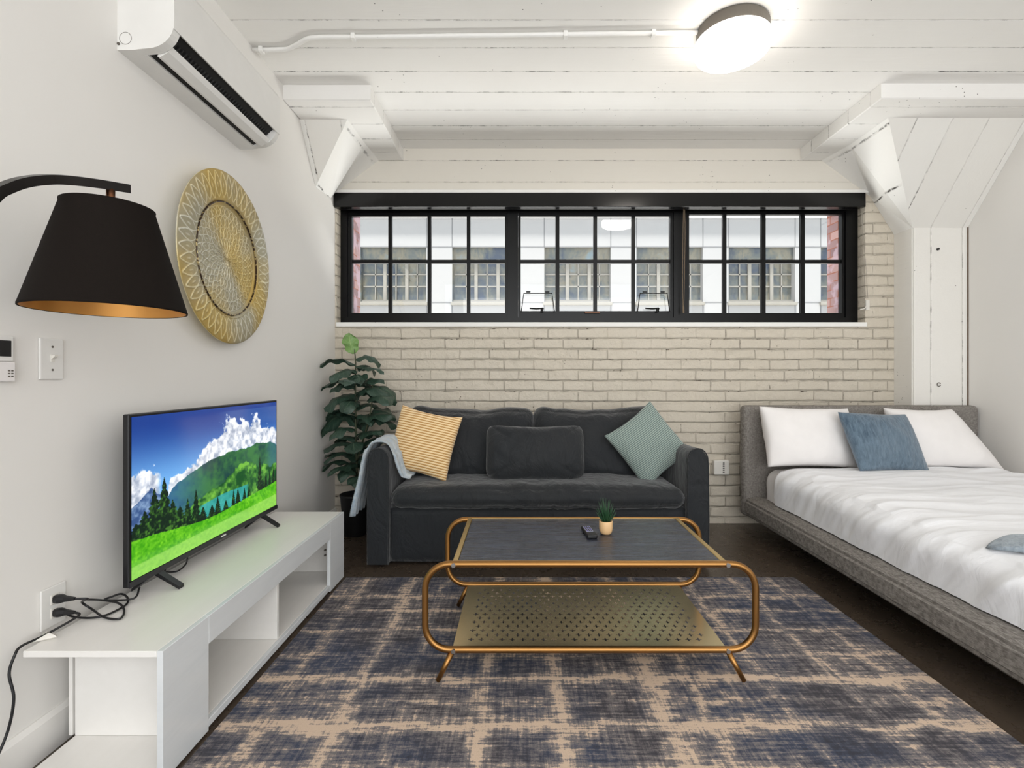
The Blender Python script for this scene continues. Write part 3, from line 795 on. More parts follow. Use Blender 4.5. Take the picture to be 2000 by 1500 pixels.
# ================================================ SWITCH, THERMOSTAT, REMOTE HOLDER, OUTLETS
def wallplate(y0, y1, z0, z1, d=.007): return bbox(XL+.0005, y0, z0, XL+d, y1, z1, .003)
sw = thing('light_switch', 'white toggle light switch on the left wall under the lamp shade', 'light switch', (XL, 1.52, 1.22))
bm = wallplate(1.483, 1.560, 1.160, 1.288, .008); obj('cover_plate', bm, M_plastic, sw)
bm = B(); box(bm, XL+.007, 1.516, 1.214, XL+.010, 1.528, 1.238); prism(bm, [(XL+.008, 1.222), (XL+.020, 1.232), (XL+.020, 1.237), (XL+.008, 1.234)], 'Y', 1.5165, 1.5275); obj('toggle', bm, M_plastic2, sw)
for z in (1.190, 1.262):
    bm = B(); tube(bm, [(XL+.007, 1.522, z), (XL+.0095, 1.522, z)], .0035, 10); obj('screw', bm, M_grey, sw)
th = thing('thermostat', 'square thermostat with dark screen at the left edge of the wall', 'thermostat', (XL, 1.36, 1.25))
bm = wallplate(1.30, 1.399, 1.212, 1.284, .016); obj('thermostat_case', bm, M_plastic, th)
bm = bbox(XL+.0155, 1.315, 1.226, XL+.0172, 1.391, 1.272, .0008, 1); obj('thermostat_screen', bm, M_black, th, label='dark screen')
rm = thing('air_conditioner_remote', 'white remote in wall cradle directly under the thermostat', 'remote control', (XL, 1.37, 1.17))
bm = wallplate(1.35, 1.396, 1.155, 1.211, .024); obj('remote_case', bm, M_pillowcase, rm)
for r0 in range(3):
    for c0 in range(2):
        bm = bbox(XL+.0235, 1.374+c0*.009, 1.168+r0*.008, XL+.0255, 1.380+c0*.009, 1.172+r0*.008, .0006, 1); obj('button', bm, M_grey, rm)

ot = thing('wall_outlet', 'white wall outlet above the end of the white media console', 'outlet', (XL, 1.53, .44))
bm = wallplate(1.487, 1.570, .386, .512, .007); obj('cover_plate', bm, M_plastic, ot)
for z in (.470, .427):
    bm = bbox(XL+.0065, 1.517, z-.016, XL+.009, 1.545, z+.016, .002); so = obj('socket', bm, M_plastic2, ot)

oq = thing('plug_in_device', 'small white plug-in surge box on the brick wall between sofa and bed', 'plug-in box', P(1406, 912, YB))
Q = lambda px, py, Y=YB-.02: P(px, py, Y)
bm = bbox(Q(1392, 0).x, YB-.05, Q(0, 926).z, Q(1422, 0).x, YB-.0005, Q(0, 898).z, .008, 3); obj('box_body', bm, M_plastic2, oq)
for k in range(6):
    z = Q(0, 903+k*3.6).z; bm = B(); box(bm, Q(1408.5, 0).x, YB-.0515, z-.0025, Q(1412, 0).x, YB-.0495, z+.0025); obj('slot', bm, M_slot, oq)

bm = B(); tube(bm, [P(1831, 487, 3.69)+Vector((0, .0, 0)), P(1831, 487, 3.69)+Vector((0, -.012, 0))], .009, 12)
tag(obj('bolt_stub', bm, M_slot, org=P(1831, 487, 3.69)), 'dark bolt end near the top of the white column', 'bolt')
bm = B(); rc = P(1833, 751, 3.69); tube(bm, [rc+Vector((.013*math.cos(t), -.005, .013*math.sin(t))) for t in [i*1.7*PI/16+.5 for i in range(17)]], .0028, 6)
tag(obj('wall_ring', bm, M_grey, org=rc), 'small grey metal ring on the column above the headboard', 'ring')

# ================================================ MEDIA CONSOLE
cx0, cx1, cyA, cyB, ch = -1.415, -1.02, 1.390, 2.824, .384
mc = thing('media_console', 'long low white media console with open cubbies under the television', 'media console', ((cx0+cx1)/2, (cyA+cyB)/2, 0))
def cbox(name, x0, y0, z0, x1, y1, z1, m=M_white, r=.0012):
    bm = bbox(x0, y0, z0, x1, y1, z1, r, 1); return obj(name, bm, m, mc)
bz = .035
cbox('top_panel', cx0-.005, cyA, ch-.018, cx1-.018, cyB, ch)
t_edge = cbox('front_rail', cx1-.0175, 1.5965, ch-.092, cx1, 2.6195, ch, M_gloss)
cbox('bottom_panel', cx0+.02, cyA, bz-.01, cx1-.018, cyB, bz+.008)
cbox('front_panel', cx1-.0175, cyA, .008, cx1, 1.596, ch, M_gloss)
cbox('front_panel', cx1-.0175, 2.62, .008, cx1, cyB, ch, M_gloss)
cbox('lower_edge', cx1-.0175, 1.5968, .018, cx1-.001, 2.6192, bz+.008, M_gloss)
for y in (1.525, 2.082, cyB-.02): cbox('divider', cx0+.02, y, bz+.0085, cx1-.019, y+.018, ch-.0185)
cbox('back_panel', cx0, 1.525, bz+.0085, cx0+.012, cyB, ch-.0185)
bm = B(); box(bm, cx0+.06, cyA+.04, 0, cx1-.07, cyB-.04, bz-.011); obj('plinth', bm, M_slot, mc)
for (y, z) in ((2.802, .14), (2.802, .17)):
    bm = B(); tube(bm, [(-1.12, y+.003, z), (-1.12, y-.006, z)], .006, 8); obj('hinge_screw', bm, M_grey, mc)

# ================================================ TELEVISION
TX = -1.33; ty0, ty1, tz0, tz1 = 1.655, 2.665, .447, 1.040
tv = thing('television', 'flat television showing a green mountain landscape on the media console', 'television', (TX-.03, (ty0+ty1)/2, ch))
bm = bbox(TX-.022, ty0, tz0, TX, ty1, tz1, .004); obj('tv_case', bm, M_black, tv)
bm = softbox(TX-.075, ty0+.06, tz0+.02, TX-.021, ty1-.06, tz0+.36, .02, .05); obj('back_housing', bm, M_black, tv)
bm = B(); box(bm, TX-.0005, ty0+.001, tz0, TX+.004, ty1-.001, tz0+.020); obj('bottom_bezel', bm, plain('dark_bezel', C(34, 32, 38), .3), tv)
# feet
for yy in (ty0+.14, ty1-.14):
    bm = B()
    for sgn, (fx_, fy_) in (((1), (TX+.075, yy+.02)), ((-1), (TX-.085, yy+.0))):
        a_ = Vector((TX-.012, yy, tz0+.004)); b_ = Vector((fx_, fy_-.01, ch+.006))
        d = (b_-a_); n1 = Vector((0, 1, 0))*.013
        v = [bm.verts.new(q) for q in (a_-n1+Vector((0, 0, -.008)), a_+n1+Vector((0, 0, -.008)), a_+n1+Vector((0, 0, .008)), a_-n1+Vector((0, 0, .008)),
             b_-n1+Vector((0, 0, -.005)), b_+n1+Vector((0, 0, -.005)), b_+n1+Vector((0, 0, .006)), b_-n1+Vector((0, 0, .006)))]
        for f in ((0, 1, 2, 3), (7, 6, 5, 4), (0, 4, 5, 1), (1, 5, 6, 2), (2, 6, 7, 3), (3, 7, 4, 0)): bm.faces.new([v[i] for i in f])
    obj('tv_foot', bm, M_black, tv)
# picture: a landscape computed into the colours of a fine grid
NX, NZ = 520, 300
rs = np.random.RandomState(3)
def vnoise(nx, nz_, sx, sz, octs=5, seed=0):
    out = np.zeros((nz_, nx)); amp = 1; tot = 0
    for o in range(octs):
        r = np.random.RandomState(seed+o*17); gx, gz = int(sx*2**o)+3, int(sz*2**o)+3
        g = r.rand(gz, gx)
        xs = np.linspace(0, gx-2.001, nx); zs = np.linspace(0, gz-2.001, nz_)
        xi = xs.astype(int); zi = zs.astype(int); fx2 = xs-xi; fz2 = (zs-zi)[:, None]
        fx2 = fx2*fx2*(3-2*fx2); fz2 = fz2*fz2*(3-2*fz2)
        out += amp*((g[zi][:, xi]*(1-fx2)+g[zi][:, xi+1]*fx2)*(1-fz2)+(g[zi+1][:, xi]*(1-fx2)+g[zi+1][:, xi+1]*fx2)*fz2)
        tot += amp; amp *= .55
    return out/tot
U, V = np.meshgrid(np.linspace(0, 1, NX), np.linspace(0, 1, NZ))
def srgb(r, g, b): return np.array([r, g, b], float)[None, None, :]
def mixc(a, b, f): return a*(1-f[..., None])+b*f[..., None]
sst = lambda a, b, x: np.clip((x-a)/(b-a), 0, 1)**2*(3-2*np.clip((x-a)/(b-a), 0, 1))
n1 = vnoise(NX, NZ, 6, 4, 6, 1); n2 = vnoise(NX, NZ, 40, 24, 4, 2); n3 = vnoise(NX, NZ, 14, 9, 5, 3); n4 = vnoise(NX, NZ, 90, 60, 3, 9)
img = mixc(srgb(110, 170, 226), srgb(26, 58, 132), sst(.48, .98, V))*np.ones((NZ, NX, 1))
img = mixc(img, srgb(90, 120, 170), .35*sst(.45, .6, U)*sst(.84, .9, V+.12*(U-.6))*(V < .965))
line1 = np.interp(U[0], [0, .05, .09, .14, .2, .3, .4, .5, .6, .7, .8, .9, 1], [.40, .46, .50, .40, .50, .57, .61, .64, .66, .66, .67, .65, .62])
ctop = np.interp(U[0], [0, .04, .1, .13, .16, .22, .3, .36, .42, .5, .58, .63, .7, .78, .85, .92, 1], [.61, .66, .63, .58, .47, .56, .62, .66, .74, .80, .87, .84, .88, .87, .80, .80, .76])
cb1 = line1-.03
cl_n = (n3-.5)*.26+(n2-.5)*.12
cloud = sst(-.012, .02, ctop[None, :]+cl_n-V)*sst(-.02, .01, V-cb1[None, :])
hole = sst(.11, .15, U)*(1-sst(.15, .19, U)); cloud = cloud*(1-.85*hole)
cs = np.clip((n2-.28)*2.3+.45*(n3-.4), 0, 1)
img = mixc(img, srgb(150, 160, 178)*(1-cs[..., None])+srgb(250, 250, 252)*cs[..., None], cloud)
# ranges
m0 = sst(0, .004, np.interp(U[0], [0, .06, .09, .12, .2], [.44, .50, .54, .49, .42])[None, :]+(n2-.5)*.04-V)*(U < .3)
img = mixc(img, mixc(srgb(52, 78, 124), srgb(120, 146, 180), np.clip((n2-.4)*3, 0, 1)), m0)
m1 = sst(0, .004, line1[None, :]+(n3-.5)*.05+(n4-.5)*.012-.02-V)*(U > .13)
mc1 = mixc(srgb(26, 62, 60), srgb(58, 112, 60), np.clip((n1*1.6+n2*.9-.95)*1.6, 0, 1)); mc1 = mixc(mc1, srgb(56, 104, 158), .75*(1-sst(.16, .50, U+(.62-V)*.1))*np.ones_like(V))
mc1 = mixc(mc1, srgb(60, 104, 130), .6*sst(.86, .96, U))
img = mixc(img, mc1, m1)
m2 = sst(0, .01, np.interp(U[0], [0, .3, .4, .55, .7, .8, 1], [.0, .30, .36, .44, .50, .46, .40])[None, :]+(n3-.5)*.10-V)
img = mixc(img, mixc(srgb(24, 74, 34), srgb(112, 176, 62), np.clip((n2*.9+n3*.9-.72)*2.2, 0, 1)), m2)
lake = sst(0, .006, .315-.0*U-V+.02*(n3-.5))*sst(.34, .38, U)*(1-sst(.70, .74, U))*sst(.0, .006, V-.18)
lake *= sst(0, .01, np.interp(U[0], [.3, .36, .5, .6, .72], [.25, .29, .315, .325, .34])[None, :]-V)
img = mixc(img, mixc(srgb(34, 128, 122), srgb(70, 168, 160), np.clip(n2*1.2-.1, 0, 1)), lake)
grass = np.interp(U[0], [0, .1, .2, .3, .4, .5, .6, .7, .8, .9, 1], [.238, .228, .205, .185, .170, .172, .182, .196, .208, .220, .235])
def tree(u0, base, h, wd, seed):
    r = np.random.RandomState(seed); t = (V-base)/h
    prof = 1.5*wd*(1-t)**.85*(.62+.38*np.abs(np.sin(t*PI*(7+seed % 4)+U*9)))*(.8+.5*(n2-.3))
    return ((t > 0) & (t < 1) & (np.abs(U-u0) < np.clip(prof, 0, 1))).astype(float)
trees = [(.02, .2, .14, .05, 1), (.06, .2, .20, .05, 2), (.105, .19, .34, .042, 3), (.155, .18, .40, .046, 4), (.20, .17, .24, .045, 5), (.24, .17, .18, .04, 6), (.285, .16, .22, .03, 7), (.335, .155, .27, .027, 8),
         (.38, .155, .12, .03, 9), (.44, .16, .10, .03, 10), (.48, .16, .15, .022, 11), (.54, .165, .09, .02, 12), (.60, .175, .14, .014, 13), (.635, .18, .13, .02, 14), (.69, .19, .10, .016, 16), (.73, .2, .09, .016, 22),
         (.83, .20, .33, .022, 17), (.86, .2, .13, .016, 18), (.89, .21, .14, .014, 19), (.93, .22, .15, .013, 20), (.97, .22, .17, .014, 21), (1.0, .22, .15, .015, 23)]
for tr in trees:
    mk = tree(*tr); lit = np.clip((n4-.48)*3+(n2-.5)+(.10 if tr[0] < .3 else -.2)+(.45-(V-tr[1])/tr[2])*.5, 0, 1)
    img = mixc(img, mixc(srgb(14, 34, 20), srgb(78, 132, 44), lit*.8), mk)
gm = sst(0, .004, grass[None, :]+(n4-.5)*.006-V)
gc = mixc(srgb(58, 148, 12), srgb(128, 206, 40), np.clip((n4-.25)*1.3+(n3-.5)*.8, 0, 1)); gc = mixc(gc, srgb(160, 208, 106), .6*sst(.0, .012, .085+.03*U-V))
img = mixc(img, gc, gm)
lim = np.where(img/255 <= .04045, img/255/12.92, ((img/255+.055)/1.055)**2.4)
sx0, sx1, sz0, sz1 = ty0+.010, ty1-.010, tz0+.022, tz1-.010
ys = np.linspace(sx0, sx1, NX); zs = np.linspace(sz0, sz1, NZ)
L_ = ORG[tv.name]
YY, ZZ = np.meshgrid(ys, zs)
co_ = np.stack([np.full_like(YY, TX+.0012-L_.x), YY-L_.y, ZZ-L_.z], -1).reshape(-1, 3)
idx = np.arange(NX*NZ).reshape(NZ, NX)
fc = np.stack([idx[:-1, :-1], idx[:-1, 1:], idx[1:, 1:], idx[1:, :-1]], -1).reshape(-1, 4)
me = bpy.data.meshes.new('tv_screen'); me.from_pydata(co_.tolist(), [], fc.tolist())
ca = me.color_attributes.new('picture', 'FLOAT_COLOR', 'POINT')
ca.data.foreach_set('color', np.concatenate([lim.reshape(-1, 3), np.ones((NX*NZ, 1))], 1).astype(np.float32).ravel())
so = bpy.data.objects.new('tv_screen', me); COL.objects.link(so); so.parent = tv; ORG[so.name] = L_
q = N('lit_screen'); at = q.n('ShaderNodeAttribute'); at.attribute_name = 'picture'
q.set(col=(.01, .01, .01, 1), rough=.12); q.l(at.outputs['Color'], q.b.inputs['Emission Color']); q.b.inputs['Emission Strength'].default_value = .62
me.materials.append(q.m); so['label'] = 'bright screen showing meadow, mountains and clouds'
# maker's mark: a tiny unreadable light bar in the photo
bm = B()
lx_ = (P(430, 0, 1).x, P(440, 0, 1).x); yA = TX/lx_[0]; yB_ = TX/lx_[1]
for k in range(7):
    y = yA+(yB_-yA)*k/7; box(bm, TX+.0041, y, tz0+.007, TX+.0046, y+(yB_-yA)*.105, tz0+.0135)
obj('maker_mark', bm, M_pillowcase, tv, label='tiny light maker mark')

# ================================================ CABLES, PLUGS
def plug(z):
    bm = B(); y = 1.531
    c_ = [(XL+.009, .011, .012), (XL+.022, .013, .013), (XL+.030, .011, .012), (XL+.040, .008, .009), (XL+.055, .0065, .007), (XL+.070, .0045, .0045)]
    rings = []
    for x, a_, b_ in c_:
        rings.append([bm.verts.new((x, y+a_*math.copysign(abs(math.cos(t))**.6, math.cos(t)), z+b_*math.copysign(abs(math.sin(t))**.6, math.sin(t)))) for t in [i*2*PI/12 for i in range(12)]])
    for a_, b_ in zip(rings, rings[1:]):
        for i in range(12): bm.faces.new((a_[i], a_[(i+1) % 12], b_[(i+1) % 12], b_[i]))
    bm.faces.new(rings[0]); bm.faces.new(rings[-1][::-1]); return bm
k1 = thing('television_cable', 'black cable looping over the console from upper socket to television', 'cable', (-1.36, 1.62, ch))
obj('plug', plug(.470), M_black, k1)
zc_ = ch+.006
def T(px, py, z=None):   # pixel onto a height
    z = zc_ if z is None else z; Y = F*(CH-z)/(py-735); return Vector(((px-1015)/F*Y, Y, z))
bm = B()
pth = [(XL+.068, 1.531, .470), (-1.375, 1.548, .462), T(160, 1176, .43), T(180, 1190, .40), T(205, 1206), T(235, 1208), T(242, 1190), T(225, 1176, ch+.02), T(170, 1171, ch+.03), T(135, 1180, ch+.028), T(132, 1200, ch+.016), T(165, 1207), T(205, 1202), T(245, 1182), T(249, 1168, ch+.012), T(238, 1160, ch+.02), T(222, 1164, ch+.02), T(205, 1172, ch+.012), (-1.335, 1.68, ch+.018), (-1.36, 1.74, ch+.03)]
tube(bm, smoothpath(pth, 7), .0034, 7); obj('cord', bm, M_black, k1, smooth=True)
k2 = thing('power_cord', 'black cord hanging behind the console end down to the floor', 'cable', (-1.43, 1.4, .2))
obj('plug', plug(.427), M_black, k2)
bm = B()
pth = [(XL+.068, 1.531, .427), (-1.385, 1.53, .42), (-1.395, 1.50, .41), (-1.425, 1.45, ch+.010), (-1.440, 1.405, ch+.006), (-1.438, 1.385, .375), (-1.440, 1.372, .33), (-1.425, 1.37, .26), (-1.43, 1.355, .17), (-1.437, 1.31, .09), (-1.44, 1.24, .03), (-1.43, 1.12, .006)]
tube(bm, smoothpath(pth, 8), .0036, 8); obj('cord', bm, M_black, k2, smooth=True)
k3 = thing('rear_cable', 'short black cable arc on the console under the middle of the television', 'cable', (-1.33, 1.9, ch))
bm = B(); tube(bm, smoothpath([(-1.355, 1.86, ch+.045), T(318, 1117, ch+.004), T(345, 1116, ch+.004), T(362, 1103, ch+.01), (-1.345, 1.97, ch+.05)], 7), .003, 7); obj('cord', bm, M_black, k3, smooth=True)
wd = thing('cable_adapter', 'small white wedge-shaped adapter lying on the console corner by the wall', 'adapter', (-1.40, 1.44, ch))
bm = B(); base = [T(62, 1256, ch), T(112, 1246, ch), T(110, 1238, ch), T(92, 1232, ch)]
top = [T(64, 1254, ch+.004), T(111, 1244, ch+.008), T(106, 1240, ch+.014), T(96, 1236, ch+.020)]
va = [bm.verts.new(p_) for p_ in base]; vb = [bm.verts.new(p_) for p_ in top]
bm.faces.new(va[::-1]); bm.faces.new(vb)
for i in range(4): bm.faces.new((va[i], va[(i+1) % 4], vb[(i+1) % 4], vb[i]))
obj('adapter_body', bm, M_plastic2, wd)

# ================================================ RUG
bm = bbox(-1.0, .55, .0005, 1.585, 2.805, .013, .004, 2)
tag(obj('rug', bm, M_rug, org=(.29, 1.7, 0)), 'large distressed navy and tan area rug under the coffee table', 'rug')
# keep texture in world metres: object origin shift is handled in the mapping
for nd in M_rug.node_tree.nodes:
    if nd.type == 'MAPPING':
        s_ = nd.inputs[3].default_value; nd.inputs[1].default_value = (.29*s_[0], 1.7*s_[1], 0)

# ================================================ COFFEE TABLE
ct = thing('coffee_table', 'brass framed coffee table with dark wood top and perforated lower shelf', 'coffee table', (.27, 2.15, 0))
yf, yk = 1.862, 2.445; X0, X1_, Zt, Zb = -.362, .903, .4515, .124
R = .095; tr_ = .0125
def rrect(y):
    pts = []
    for (cx, cz, a0) in ((X0+R, Zt-R, PI/2), (X0+R, Zb+R, PI), (X1_-R, Zb+R, 3*PI/2), (X1_-R, Zt-R, 0)):
        for i in range(9):
            t = a0+i*PI/16; pts.append((cx+R*math.cos(t), y, cz+R*math.sin(t)))
    return pts
for y in (yf, yk):
    bm = B(); tube(bm, rrect(y), tr_, 14, closed=True); obj('loop_frame', bm, M_gold, ct, smooth=True)
tx0, tx1 = -.258, .795
bm = bbox(tx0+.022, yf+.012, Zt-.010, tx1-.022, yk-.012, Zt+.008, .001, 1); obj('tabletop', bm, M_dwood, ct)
bm = B()
box(bm, tx0, yf+.008, Zt-.014, tx0+.0215, yk-.008, Zt+.010); box(bm, tx1-.0215, yf+.008, Zt-.014, tx1, yk-.008, Zt+.010)
bmesh.ops.bevel(bm, geom=list(bm.edges), offset=.002, segments=1, affect='EDGES'); bm.free()
for u0, u1 in ((tx0, tx0+.0215), (tx1-.0215, tx1)):
    bm = bbox(u0, yf+.008, Zt-.014, u1, yk-.008, Zt+.010, .002, 1); obj('side_trim', bm, M_goldl, ct, label='pale brass edge strip')
for v0 in (yf+.0095, yk-.0125):
    bm = B(); box(bm, tx0, v0, Zt-.002, tx1, v0+.003, Zt+.0095); obj('edge_lip', bm, M_goldl, ct)
# perforated shelf
bm = B(); zs_ = Zb+.002; th_ = .0015
sx0_, sx1_, sy0_, sy1_ = tx0, tx1, yf+.006, yk-.006
mg = .045; rowsn = 14; pitch_y = (sy1_-sy0_-2*mg)/rowsn; colsn = 23; pitch_x = (sx1_-sx0_-2*mg-.02)/colsn
def quad(x0, y0, x1, y1): 
    if x1-x0 > 1e-6 and y1-y0 > 1e-6: bm.faces.new([bm.verts.new(p_) for p_ in ((x0, y0, zs_), (x1, y0, zs_), (x1, y1, zs_), (x0, y1, zs_))])
quad(sx0_, sy0_, sx1_, sy0_+mg); quad(sx0_, sy1_-mg, sx1_, sy1_)
Lh, tt_ = .0120, .0032
for r0 in range(rowsn):
    ya_ = sy0_+mg+r0*pitch_y; yb_ = ya_+pitch_y; off = (pitch_x/2 if r0 % 2 else 0)
    xs_ = sx0_+mg+off; quad(sx0_, ya_, xs_, yb_); n_ = colsn
    quad(xs_+n_*pitch_x, ya_, sx1_, yb_)
    for c0 in range(n_):
        xa = xs_+c0*pitch_x; cx = xa+pitch_x/2; cy = (ya_+yb_)/2
        gx = [xa, cx-Lh, cx-tt_, cx+tt_, cx+Lh, xa+pitch_x]; gy = [ya_, cy-Lh, cy-tt_, cy+tt_, cy+Lh, yb_]
        for i in range(5):
            for j in range(5):
                if (i == 2 and 1 <= j <= 3) or (j == 2 and 1 <= i <= 3): continue
                quad(gx[i], gy[j], gx[i+1], gy[j+1])
bmesh.ops.remove_doubles(bm, verts=bm.verts, dist=1e-5)
ex = bmesh.ops.extrude_face_region(bm, geom=list(bm.faces))
bmesh.ops.translate(bm, verts=[v for v in ex['geom'] if isinstance(v, bmesh.types.BMVert)], vec=(0, 0, -th_))
obj('lower_shelf', bm, M_shelf, ct)
for (x, y, sx_, sy_) in ((X0+.104, yf, -1, 0), (tx1+.002, yf, 1, 0), (X0+.104, yk, -1, 0), (tx1+.002, yk, 1, 0)):
    bm = B(); tube(bm, [(x, y, Zb-.006), (x+sx_*.052, y-(.022 if y < 2 else .0), .0175)], [.0115, .009], 12); obj('leg', bm, M_gold, ct, smooth=True)
for x in (tx0+.006, tx1-.002):
    for z in (Zt, Zb):
        bm = B(); tube(bm, [(x, yf-tr_+.002, z), (x, yf-tr_-.004, z)], .0085, 14); s1 = obj('bolt', bm, M_chrome, ct, smooth=False)

# remote and small succulent
rmt = thing('remote_control', 'small black television remote lying on the coffee table top', 'remote control', (.31, 2.19, Zt+.01))
def RL(x, y): 
    a_ = .10; return (.312+x*math.cos(a_)-y*math.sin(a_), 2.19+x*math.sin(a_)+y*math.cos(a_))
bm = bbox(-.022, -.068, 0, .022, .068, .018, .005, 3)
for v in bm.verts: v.co.x, v.co.y = RL(v.co.x, v.co.y); v.co.z += Zt+.0083
obj('remote_body', bm, M_black, rmt)
bm = bbox(-.016, -.02, .0178, .016, .060, .0184, .0002, 1)
for v in bm.verts: v.co.x, v.co.y = RL(v.co.x, v.co.y); v.co.z += Zt+.0083
obj('key_panel', bm, plain('silver_key_panel', C(176, 178, 206), .3, .3), rmt, label='silvery key panel')
for r0 in range(5):
    for c0 in range(3):
        bm = bbox(-.013+c0*.0095, -.012+r0*.014, .0182, -.0065+c0*.0095, -.005+r0*.014, .0200, .0005, 1)
        for v in bm.verts: v.co.x, v.co.y = RL(v.co.x, v.co.y); v.co.z += Zt+.0083
        obj('button', bm, M_black if (r0+c0) % 3 else plain('violet_key', C(96, 84, 160), .4), rmt)
sx_, sy_ = .389, 2.195; z0 = Zt+.0085
sp_ = thing('potted_succulent', 'tiny spiky green succulent in a blush clay pot on the coffee table', 'potted plant', (sx_, sy_, z0))
bm = B(); lathe(bm, (sx_, sy_), [(0, z0), (.020, z0), (.0265, z0+.008), (.0300, z0+.022), (.0305, z0+.056), (.0285, z0+.060), (.0262, z0+.058), (.0255, z0+.050), (0, z0+.050)], 40); obj('pot', bm, M_terra, sp_, smooth=True)
bm = B(); cyl(bm, (sx_, sy_), .0252, z0+.049, z0+.052, n=24); obj('soil', bm, M_soil, sp_)
bm = B(); rnd = random.Random(5)
for k in range(34):
    an = k*2.4; lv = k/34; tilt = .08+.75*(1-lv); ln = .045+.055*lv+rnd.random()*.014
    d = Vector((math.cos(an)*math.sin(tilt), math.sin(an)*math.sin(tilt), math.cos(tilt)))
    b0 = Vector((sx_+.006*math.cos(an), sy_+.006*math.sin(an), z0+.05))
    tube(bm, smoothpath([b0, b0+d*ln*.5+Vector((0, 0, -.001)), b0+d*ln+Vector((0, 0, .006))], 3), [.0028, .0032, .0030, .0026, .0022, .0015, .0004], 5)
obj('foliage', bm, M_succ, sp_, smooth=True)

# ================================================ SOFA
sf = thing('sofa', 'charcoal velvet two-cushion sofa against the painted brick wall', 'sofa', (.11, 3.35, 0))
sx0, sx1 = -.93, 1.154; yf_ = 2.99; yb_ = 3.80
def skirt(p_, s): return p_
bm = softbox(sx0+.12, yf_+.02, .018, sx1-.12, yb_-.02, .355, .015, .05, wr=.002, ws=5); obj('base', bm, M_velvet, sf, smooth=True)
def arm_bm(x0, x1, seed):
    # arm: rounded top, gently bulging inner side
    bm = B(); xm = (x0+x1)/2; hw = (x1-x0)/2
    prof = [(x0, .018), (x0-.002, .3), (x0, .62)]
    for i in range(1, 12):
        t = PI-i*PI/12; prof.append((xm+hw*math.cos(t), .655+.075*math.sin(t)))
    prof += [(x1, .62), (x1+.002, .3), (x1, .018)]
    n = 26; rings = []
    ysn = [yf_-.018+(yb_-yf_)*i/n for i in range(n+1)]
    for i, y in enumerate(ysn):
        dz = -.010*math.sin(PI*i/n); sc = .93 if i == 0 else (.985 if i == 1 and False else 1)
        rings.append([bm.verts.new((xm+(x-xm)*(sc if i == 0 else 1)+.004*nz(x*5+seed, y*4, z*5), y, (z if z < .1 else z+dz-(.008 if i == 0 else 0))+.004*nz(x*6, y*5+seed, z*3)*(z > .1))) for x, z in prof])
    for a_, b_ in zip(rings, rings[1:]):
        for k in range(len(prof)-1): bm.faces.new((a_[k], a_[k+1], b_[k+1], b_[k]))
    bm.faces.new(rings[0]); bm.faces.new(rings[-1][::-1])
    for k in range(n): bm.faces.new((rings[k][0], rings[k+1][0], rings[k+1][-1], rings[k][-1]))
    pip = [v.co.copy() for v in rings[1]]
    for p_ in pip: p_.y = yf_-.014
    return bm, pip
for (a0, a1, sd) in ((sx0, sx0+.125, 1), (sx1-.125, sx1, 9)):
    bm, pip = arm_bm(a0, a1, sd); am = obj('arm', bm, M_velvet, sf, smooth=False)
    for p_ in am.data.polygons: p_.use_smooth = len(p_.vertices) == 4
    bm = B(); tube(bm, pip, .0042, 6); obj('piping', bm, M_velvet, am, smooth=True)
bm = softbox(sx0+.10, yb_-.19, .05, sx1-.10, yb_-.01, .80, .06, .05, wr=.004, ws=4); obj('back_frame', bm, M_velvet, sf, smooth=True)
def seatfn(p_, s):
    # crown, creases at the rolled front edge
    if s[1] < -.2:
        k = (-.2-s[1])/.8
        cm = .35+math.exp(-((p_.x-.05)/.28)**2); p_.z += (.009*k*nz(p_.x*15, 1.7, s[2]*1.2)+.006*k*nz(p_.x*32+p_.y*8, 4.1, s[2]))*cm; p_.y -= .007*k*nz(p_.x*26, 2.2, s[2]*2)*cm
    p_.z -= .018*(s[0]**4)*(s[2] > 0)
    return p_
bm = softbox(sx0+.130, 2.955, .352, sx1-.130, 3.66, .497, .070, .018, puff=(0, .020, .012), wr=.007, ws=5, seed=3, fn=seatfn); seat = obj('seat_cushion', bm, M_velvet, sf, smooth=True)
bm = B(); tube(bm, smoothpath([(sx0+.15, 3.02, .400), (sx0+.19, 2.960, .388), (-.3, 2.944, .380), (.11, 2.942, .374), (.6, 2.944, .380), (sx1-.19, 2.960, .390), (sx1-.15, 3.02, .402)], 8), .0035, 6); obj('piping', bm, M_velvet, seat, smooth=True)
def backc(x0, x1, seed, hi):
    def fn(p_, s):
        p_.y += .16*(s[2]*.5+.5)-.03
        # corners lift, middle sags
        if s[2] > 0: p_.z += s[2]*(.022*abs(s[0])**2*(1 if s[0]*hi > 0 else .3)-.020*(1-s[0]**2))+.006*s[2]*nz(p_.x*9+seed, 2, 1)
        p_.y -= .02*(1-s[0]**2)*(1-s[2]**2)+.010*nz(p_.x*7+seed, p_.z*7, 2)+.012*nz(p_.x*3+p_.z*9+seed, 5, 2)
        q1 = abs(nz(p_.x*4+p_.z*3+seed*2, p_.z*5-p_.x*2, 6)); p_.y += .014*max(0, 1-q1*9)*(1-abs(s[0]))
        if s[2] > .3: p_.z += .010*nz(p_.x*6+seed*3, 3, 3)
        return p_
    return softbox(x0, 3.34, .470, x1, 3.54, .945, .075, .02, puff=(.008, .03, .0), wr=.006, ws=6, seed=seed, fn=fn)
obj('back_cushion', backc(-.795, .098, 2, -1), M_velvet, sf, smooth=True)
obj('back_cushion', backc(.104, 1.00, 7, 1), M_velvet, sf, smooth=True)
